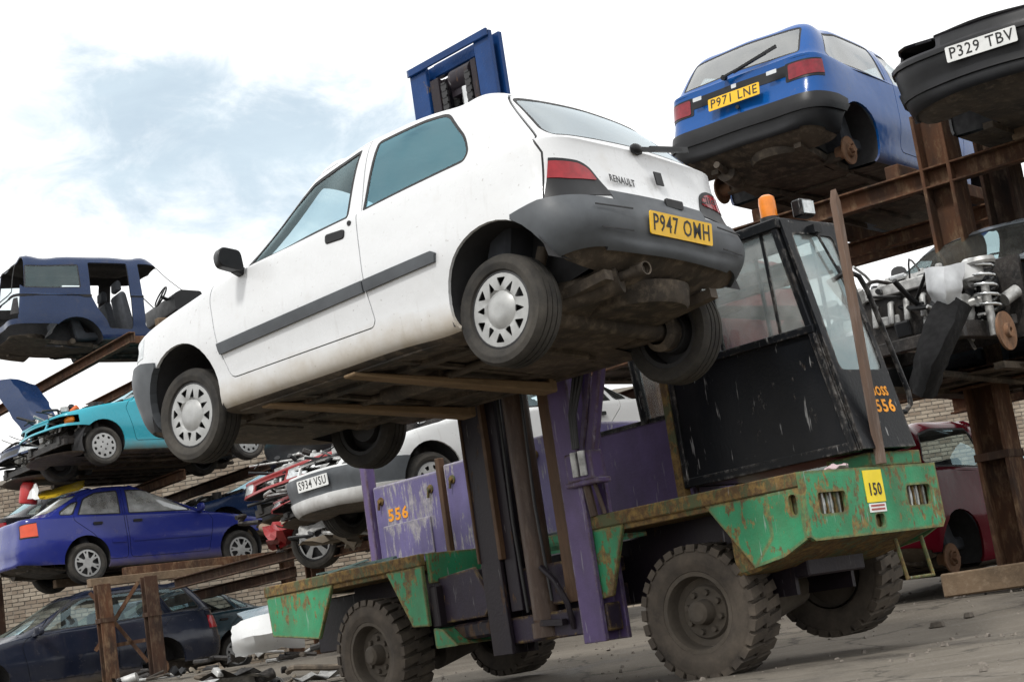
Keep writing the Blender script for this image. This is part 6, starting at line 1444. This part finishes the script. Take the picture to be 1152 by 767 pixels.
# left rack: violet, turquoise, navy
al, nl_ = (-.62, .785), (.785, .62)
rack('steel_rack', 'rusty steel rack on the left holding the violet saloon and turquoise hatchback', al, nl_, (-6.40, 24.0),
     [('w', -6.05, 22.6, .50, 1.92), ('w', -5.45, 22.8, .50, 1.95),  (5.2, .3, .55, 6.0), (.45, 3.3, .55, 6.0), (-5.0, .6, .45, 1.85), (-5.1, 2.8, .45, 3.4)],
     [(-7.5, -2.6, -.17, 1.80, .14), (-1.5, 5.2, 2.3, 1.88, .16), (-.2, 5.2, 1.35, 3.60, .16), (-5.0, 5.2, 2.6, 3.60, .16), (-1.1, 5.2, .35, 5.52, .16), (-1.1, 5.2, 2.3, 5.66, .16)],
     [(-.78, -.55, 1.5, 2.05), (-.30, .2, 2.5, 2.20), (.95, -.35, 2.5, 2.22), (-.6, 1.0, 2.8, 5.84), (.6, 1.0, 2.8, 5.84)],
     [((-.95, -.62, 1.05), (-1.30, -.05, 1.9)), ((-.95, -.62, 1.85), (-1.3, -.03, .8)), ((-.95, -.62, 1.08), (-1.3, -.03, 1.10))], pw=.19)
# middle rack carrying the white wreck
rack('steel_rack', 'rusty rack rails behind the purple housings under the white wreck', al, nl_, (-1.4, 17.2),
     [(0.2, .3, .30, 3.4), (-3.6, .6, .30, 3.4)], [(-4.2, 2.2, .1, 1.72, .16), (-4.2, 2.2, 2.3, 1.72, .16), (-4.2, 2.4, 1.2, 3.0, .16), (-4.2, 2.4, 3.2, 3.0, .16)],
     [(-.9, -.6, 2.8, 1.86), (.3, -.6, 2.8, 1.86), (-2.4, .8, 3.6, 3.14), (-3.6, .8, 3.6, 3.14)])

def sheet(name, pts, th, mat, label=None, cat=None, parent=None, n=3, group=None, crumple=.012):
    """bent panel: pts is a grid (rows of points), given thickness"""
    rows = len(pts); cols = len(pts[0]); V = [Vector(p) for r in pts for p in r]
    F = [(i * cols + j, i * cols + j + 1, (i + 1) * cols + j + 1, (i + 1) * cols + j) for i in range(rows - 1) for j in range(cols - 1)]
    me = D.meshes.new(name); me.from_pydata([tuple(v) for v in V], [], F)
    bm = bmesh.new(); bm.from_mesh(me); bmesh.ops.subdivide_edges(bm, edges=bm.edges, cuts=n, use_grid_fill=True, smooth=.25); bmesh.ops.recalc_face_normals(bm, faces=bm.faces)
    rn = random.Random(len(name) + rows)
    for v in bm.verts: v.co += Vector((rn.uniform(-1, 1), rn.uniform(-1, 1), rn.uniform(-1, 1))) * crumple
    bmesh.ops.solidify(bm, geom=bm.faces, thickness=th); bm.to_mesh(me); bm.free(); finish(me, mat, 40); o = link(name, me, parent)
    if label: tag(o, label, cat, group)
    return o
# black arch liner and bright inner wing hanging off the engine wreck
y = 10.75
sheet('hanging_liner', [[at(1058, 330, y + .12), at(1080, 338, y), at(1092, 345, y + .15)], [at(1040, 365, y), at(1068, 372, y - .16), at(1078, 378, y + .1)], [at(1030, 405, y - .05), at(1048, 412, y - .22), at(1064, 410, y + .05)], [at(1024, 437, y + .05), at(1038, 446, y - .1), at(1052, 446, y + .1)]], .008, M_RUBBER, 'torn black plastic arch liner dangling from the engine wreck', 'panel', crumple=.007)
sheet('inner_wing', [[at(1040, 303, y + .2), at(1062, 300, y + .05), at(1085, 296, y + .1)], [at(1044, 325, y + .15), at(1064, 326, y - .05), at(1082, 322, y + .05)], [at(1050, 338, y + .2), at(1066, 344, y), at(1079, 342, y + .05)]], .006, simple('bare_zinc', (.42, .43, .44), .45, .4, .2, 8), 'dented pale metal inner wing beside the exposed engine', 'panel', crumple=.006)
# raised navy bonnet at the left edge
y = 24.6
sheet('raised_bonnet', [[at(-14, 430, y + .2), at(12, 428, y), at(40, 434, y + .2)], [at(6, 455, y - .2), at(30, 452, y - .35), at(54, 455, y - .2)], [at(28, 488, y - .5), at(46, 480, y - .6), at(64, 470, y - .5)]], .03, M_NAVY, 'navy bonnet panel standing up at the left edge', 'bonnet')
# scraps lying on the violet saloon's rack
y = 25.2
sheet('yellow_panel', [[at(38, 556, y), at(66, 549, y + .2), at(95, 541, y)], [at(44, 562, y - .5), at(70, 557, y - .6), at(94, 549, y - .5)]], .02, simple('yellow_scrap', (.62, .42, .02), .4), 'bent bright yellow body panel above the violet saloon', 'panel')
b = MB(); p = at(30, 552, 25.0); b.lathe([(.001, 0), (.13, 0), (.14, .02), (.14, .26), (.11, .32), (.03, .34), (.03, .38), (.001, .38)], p - Vector((0, 0, .2)), (0.2, 0, 1), 18); b.build('red_canister', simple('canister_red', (.45, .03, .03), .4), None, 40); tag(D.objects['red_canister'], 'red canister on the rack left of the yellow panel', 'canister')
sheet('plastic_shard', [[at(38, 545, 24.6), at(42, 544, 24.6)], [at(30, 562, 24.5), at(44, 561, 24.5)]], .01, M_OFFWHITE, 'small white plastic shard between red canister and yellow panel', 'scrap')
# loose alloy wheel and red wing on the lower rail
ms = wheel_meshes('alloy', .30, .19); o = link('loose_wheel', ms['wheel'], None); o.location = at(357, 609, 18.6); o.rotation_euler = (0, .4, R_(160))
for k in ('tyre', 'hubcap'): link(k, ms[k], o)
tag(o, 'loose alloy wheel with tyre on the rail left of the purple housing', 'wheel')
sheet('red_wing', [[at(296, 596, 18.9), at(314, 588, 18.7), at(336, 586, 19.0)], [at(302, 606, 18.6), at(320, 597, 18.5), at(340, 595, 18.8)], [at(306, 616, 18.9), at(318, 612, 18.7), at(330, 604, 18.9)]], .012, M_REDCAR, 'crumpled red wing panel left of the loose alloy wheel', 'panel', crumple=.035)
def heap(name, label, c, ext, seed, n, mats, cat='scrap'):
    """tangle of small engine and body fragments fused into one pile"""
    rn = random.Random(seed); root = empty(name, c); tag(root, label, cat)
    for i in range(n):
        b = MB(); p = Vector((rn.uniform(-1, 1) * ext[0], rn.uniform(-1, 1) * ext[1], rn.uniform(0, 1) ** 1.4 * ext[2])); k = rn.random()
        rot = Matrix.Rotation(rn.uniform(0, 3), 3, 'Z') @ Matrix.Rotation(rn.uniform(-.7, .7), 3, 'X')
        if k < .28: b.box(p, (rn.uniform(.04, .2), rn.uniform(.03, .14), rn.uniform(.03, .10)), rot, taper=rn.uniform(.5, 1)); nm = 'fragment'
        elif k < .58:
            q = [p]
            for _ in range(3): q.append(q[-1] + Vector((rn.uniform(-.3, .3), rn.uniform(-.2, .2), rn.uniform(-.08, .08))))
            for v in q: v.z = max(.03, v.z)
            b.tube(smooth_pts(q), rn.uniform(.01, .03), 7); nm = 'pipe'
        elif k < .70: b.cyl(p, p + rot @ Vector((rn.uniform(.06, .3), 0, .05)), rn.uniform(.02, .07), n=14); nm = 'cylinder_part'
        else:
            w_, l_ = rn.uniform(.1, .3), rn.uniform(.3, .7); G = [[p + rot @ Vector((l_ * (i_ / 4 - .5), w_ * (j_ / 3 - .5), rn.uniform(-.05, .05))) for j_ in range(4)] for i_ in range(5)]
            V_ = [q for r_ in G for q in r_]; b.add(V_ + [q + Vector((0, 0, .008)) for q in V_], [(i_ * 4 + j_, i_ * 4 + j_ + 1, i_ * 4 + j_ + 5, i_ * 4 + j_ + 4) for i_ in range(4) for j_ in range(3)] + [(20 + i_ * 4 + j_, 20 + i_ * 4 + j_ + 4, 20 + i_ * 4 + j_ + 5, 20 + i_ * 4 + j_ + 1) for i_ in range(4) for j_ in range(3)]); nm = 'metal_strip'
        b.build(nm, rn.choice(mats), root, 40, bev=.006 if k < .28 else 0)
    return root
SM = [M_ENGINE, M_ENGINE, M_ALU, M_UNDER, M_DKPLASTIC, M_SILVER]
c = at(322, 738, 15.6); heap('scrap_heap', 'heap of pipes and engine fragments on the ground left of the forklift', (c.x, c.y, ground_z(c.x, c.y)), (.75, .5, .35), 31, 26, SM)
c = at(225, 745, 19.5); heap('scrap_heap', 'dark strip of debris on the ground beside the estate rear wheel', (c.x, c.y, ground_z(c.x, c.y)), (1.0, .5, .18), 32, 20, SM)
y = 15.6
sheet('white_bumper', [[at(262, 705, y + .3), at(285, 694, y - .1), at(312, 690, y), at(340, 694, y + .2)], [at(262, 722, y + .2), at(286, 715, y - .28), at(314, 710, y - .2), at(340, 712, y + .1)], [at(266, 738, y + .3), at(290, 733, y - .1), at(316, 727, y - .05), at(342, 728, y + .2)]], .012, M_OFFWHITE, 'crumpled pale bumper skin lying left of the forklift deck', 'bumper', crumple=.007)
sheet('grey_bonnet', [[at(268, 692, 16.4), at(300, 682, 16.2), at(330, 676, 16.4)], [at(275, 700, 15.9), at(304, 692, 15.8), at(338, 686, 16.0)]], .02, M_SILVER, 'flattened grey bonnet on top of the pale bumper skin', 'bonnet')
for (u, v, y, s) in ((1052, 690, 10.6, .7), (1088, 683, 10.9, .6)):
    c = at(u, v, y); z = ground_z(c.x, c.y); b = MB(); b.box((0, 0, .03 * s), (.14 * s, .09 * s, .06 * s), Matrix.Rotation(u, 3, 'Z'), taper=.7); o = b.build('rubble_chunk', simple('chunk_grey', (.10, .085, .07), .95, 0, .4, 20), None, None, bev=.01 * s); o.location = (c.x, c.y, z)
    tag(o, {1052: 'dark rubble chunk near the maroon hatchback, nearest the forklift', 1088: 'brick-sized rubble chunk on the open yard at right'}[u], 'stone', 'stones on the yard')
# timbers under the right posts
for i, (p, q, w) in enumerate((((3.0, 12.75), (5.2, 11.4), .22), ((3.35, 13.45), (5.4, 12.2), .2))):
    b = MB(); b.bar((p[0], p[1], .30), (q[0], q[1], .30), w, .18); o = b.build('timber_baulk', M_TIMBER, None, 30, bev=.012); tag(o, ['long timber baulk on the ground in front of the right rack posts', 'timber baulk on the ground behind the right rack posts'][i], 'timber', 'timber baulks')
# aerial on the black car
b = MB(); b.tube([(.95, .0, 1.385), (.80, .0, 1.52), (.45, 0, 1.70)], .008, 6); b.build('aerial', M_DKPLASTIC, black, 60)

# torn fragments wedged between the stacked wrecks
COLR = [M_REDCAR, M_ENGINE, M_ALU, M_DKPLASTIC, M_SILVER, M_UNDER, M_ENGINE]
for i, (u, v, y, ex, lb) in enumerate(((338, 600, 19.6, (.25, .3, .35), 'tangle of red and dark fragments beside the violet saloon nose'), (322, 572, 18.9, (.35, .3, .35), 'tangle of torn metal under the red wreck headlamp'), (385, 585, 17.6, (.5, .4, .4), 'tangle of torn dark metal beside the purple stanchion'))):
    c = at(u, v, y); heap('scrap_tangle', lb, (c.x, c.y, c.z - ex[2] * .6), ex, 60 + i, 13, COLR)
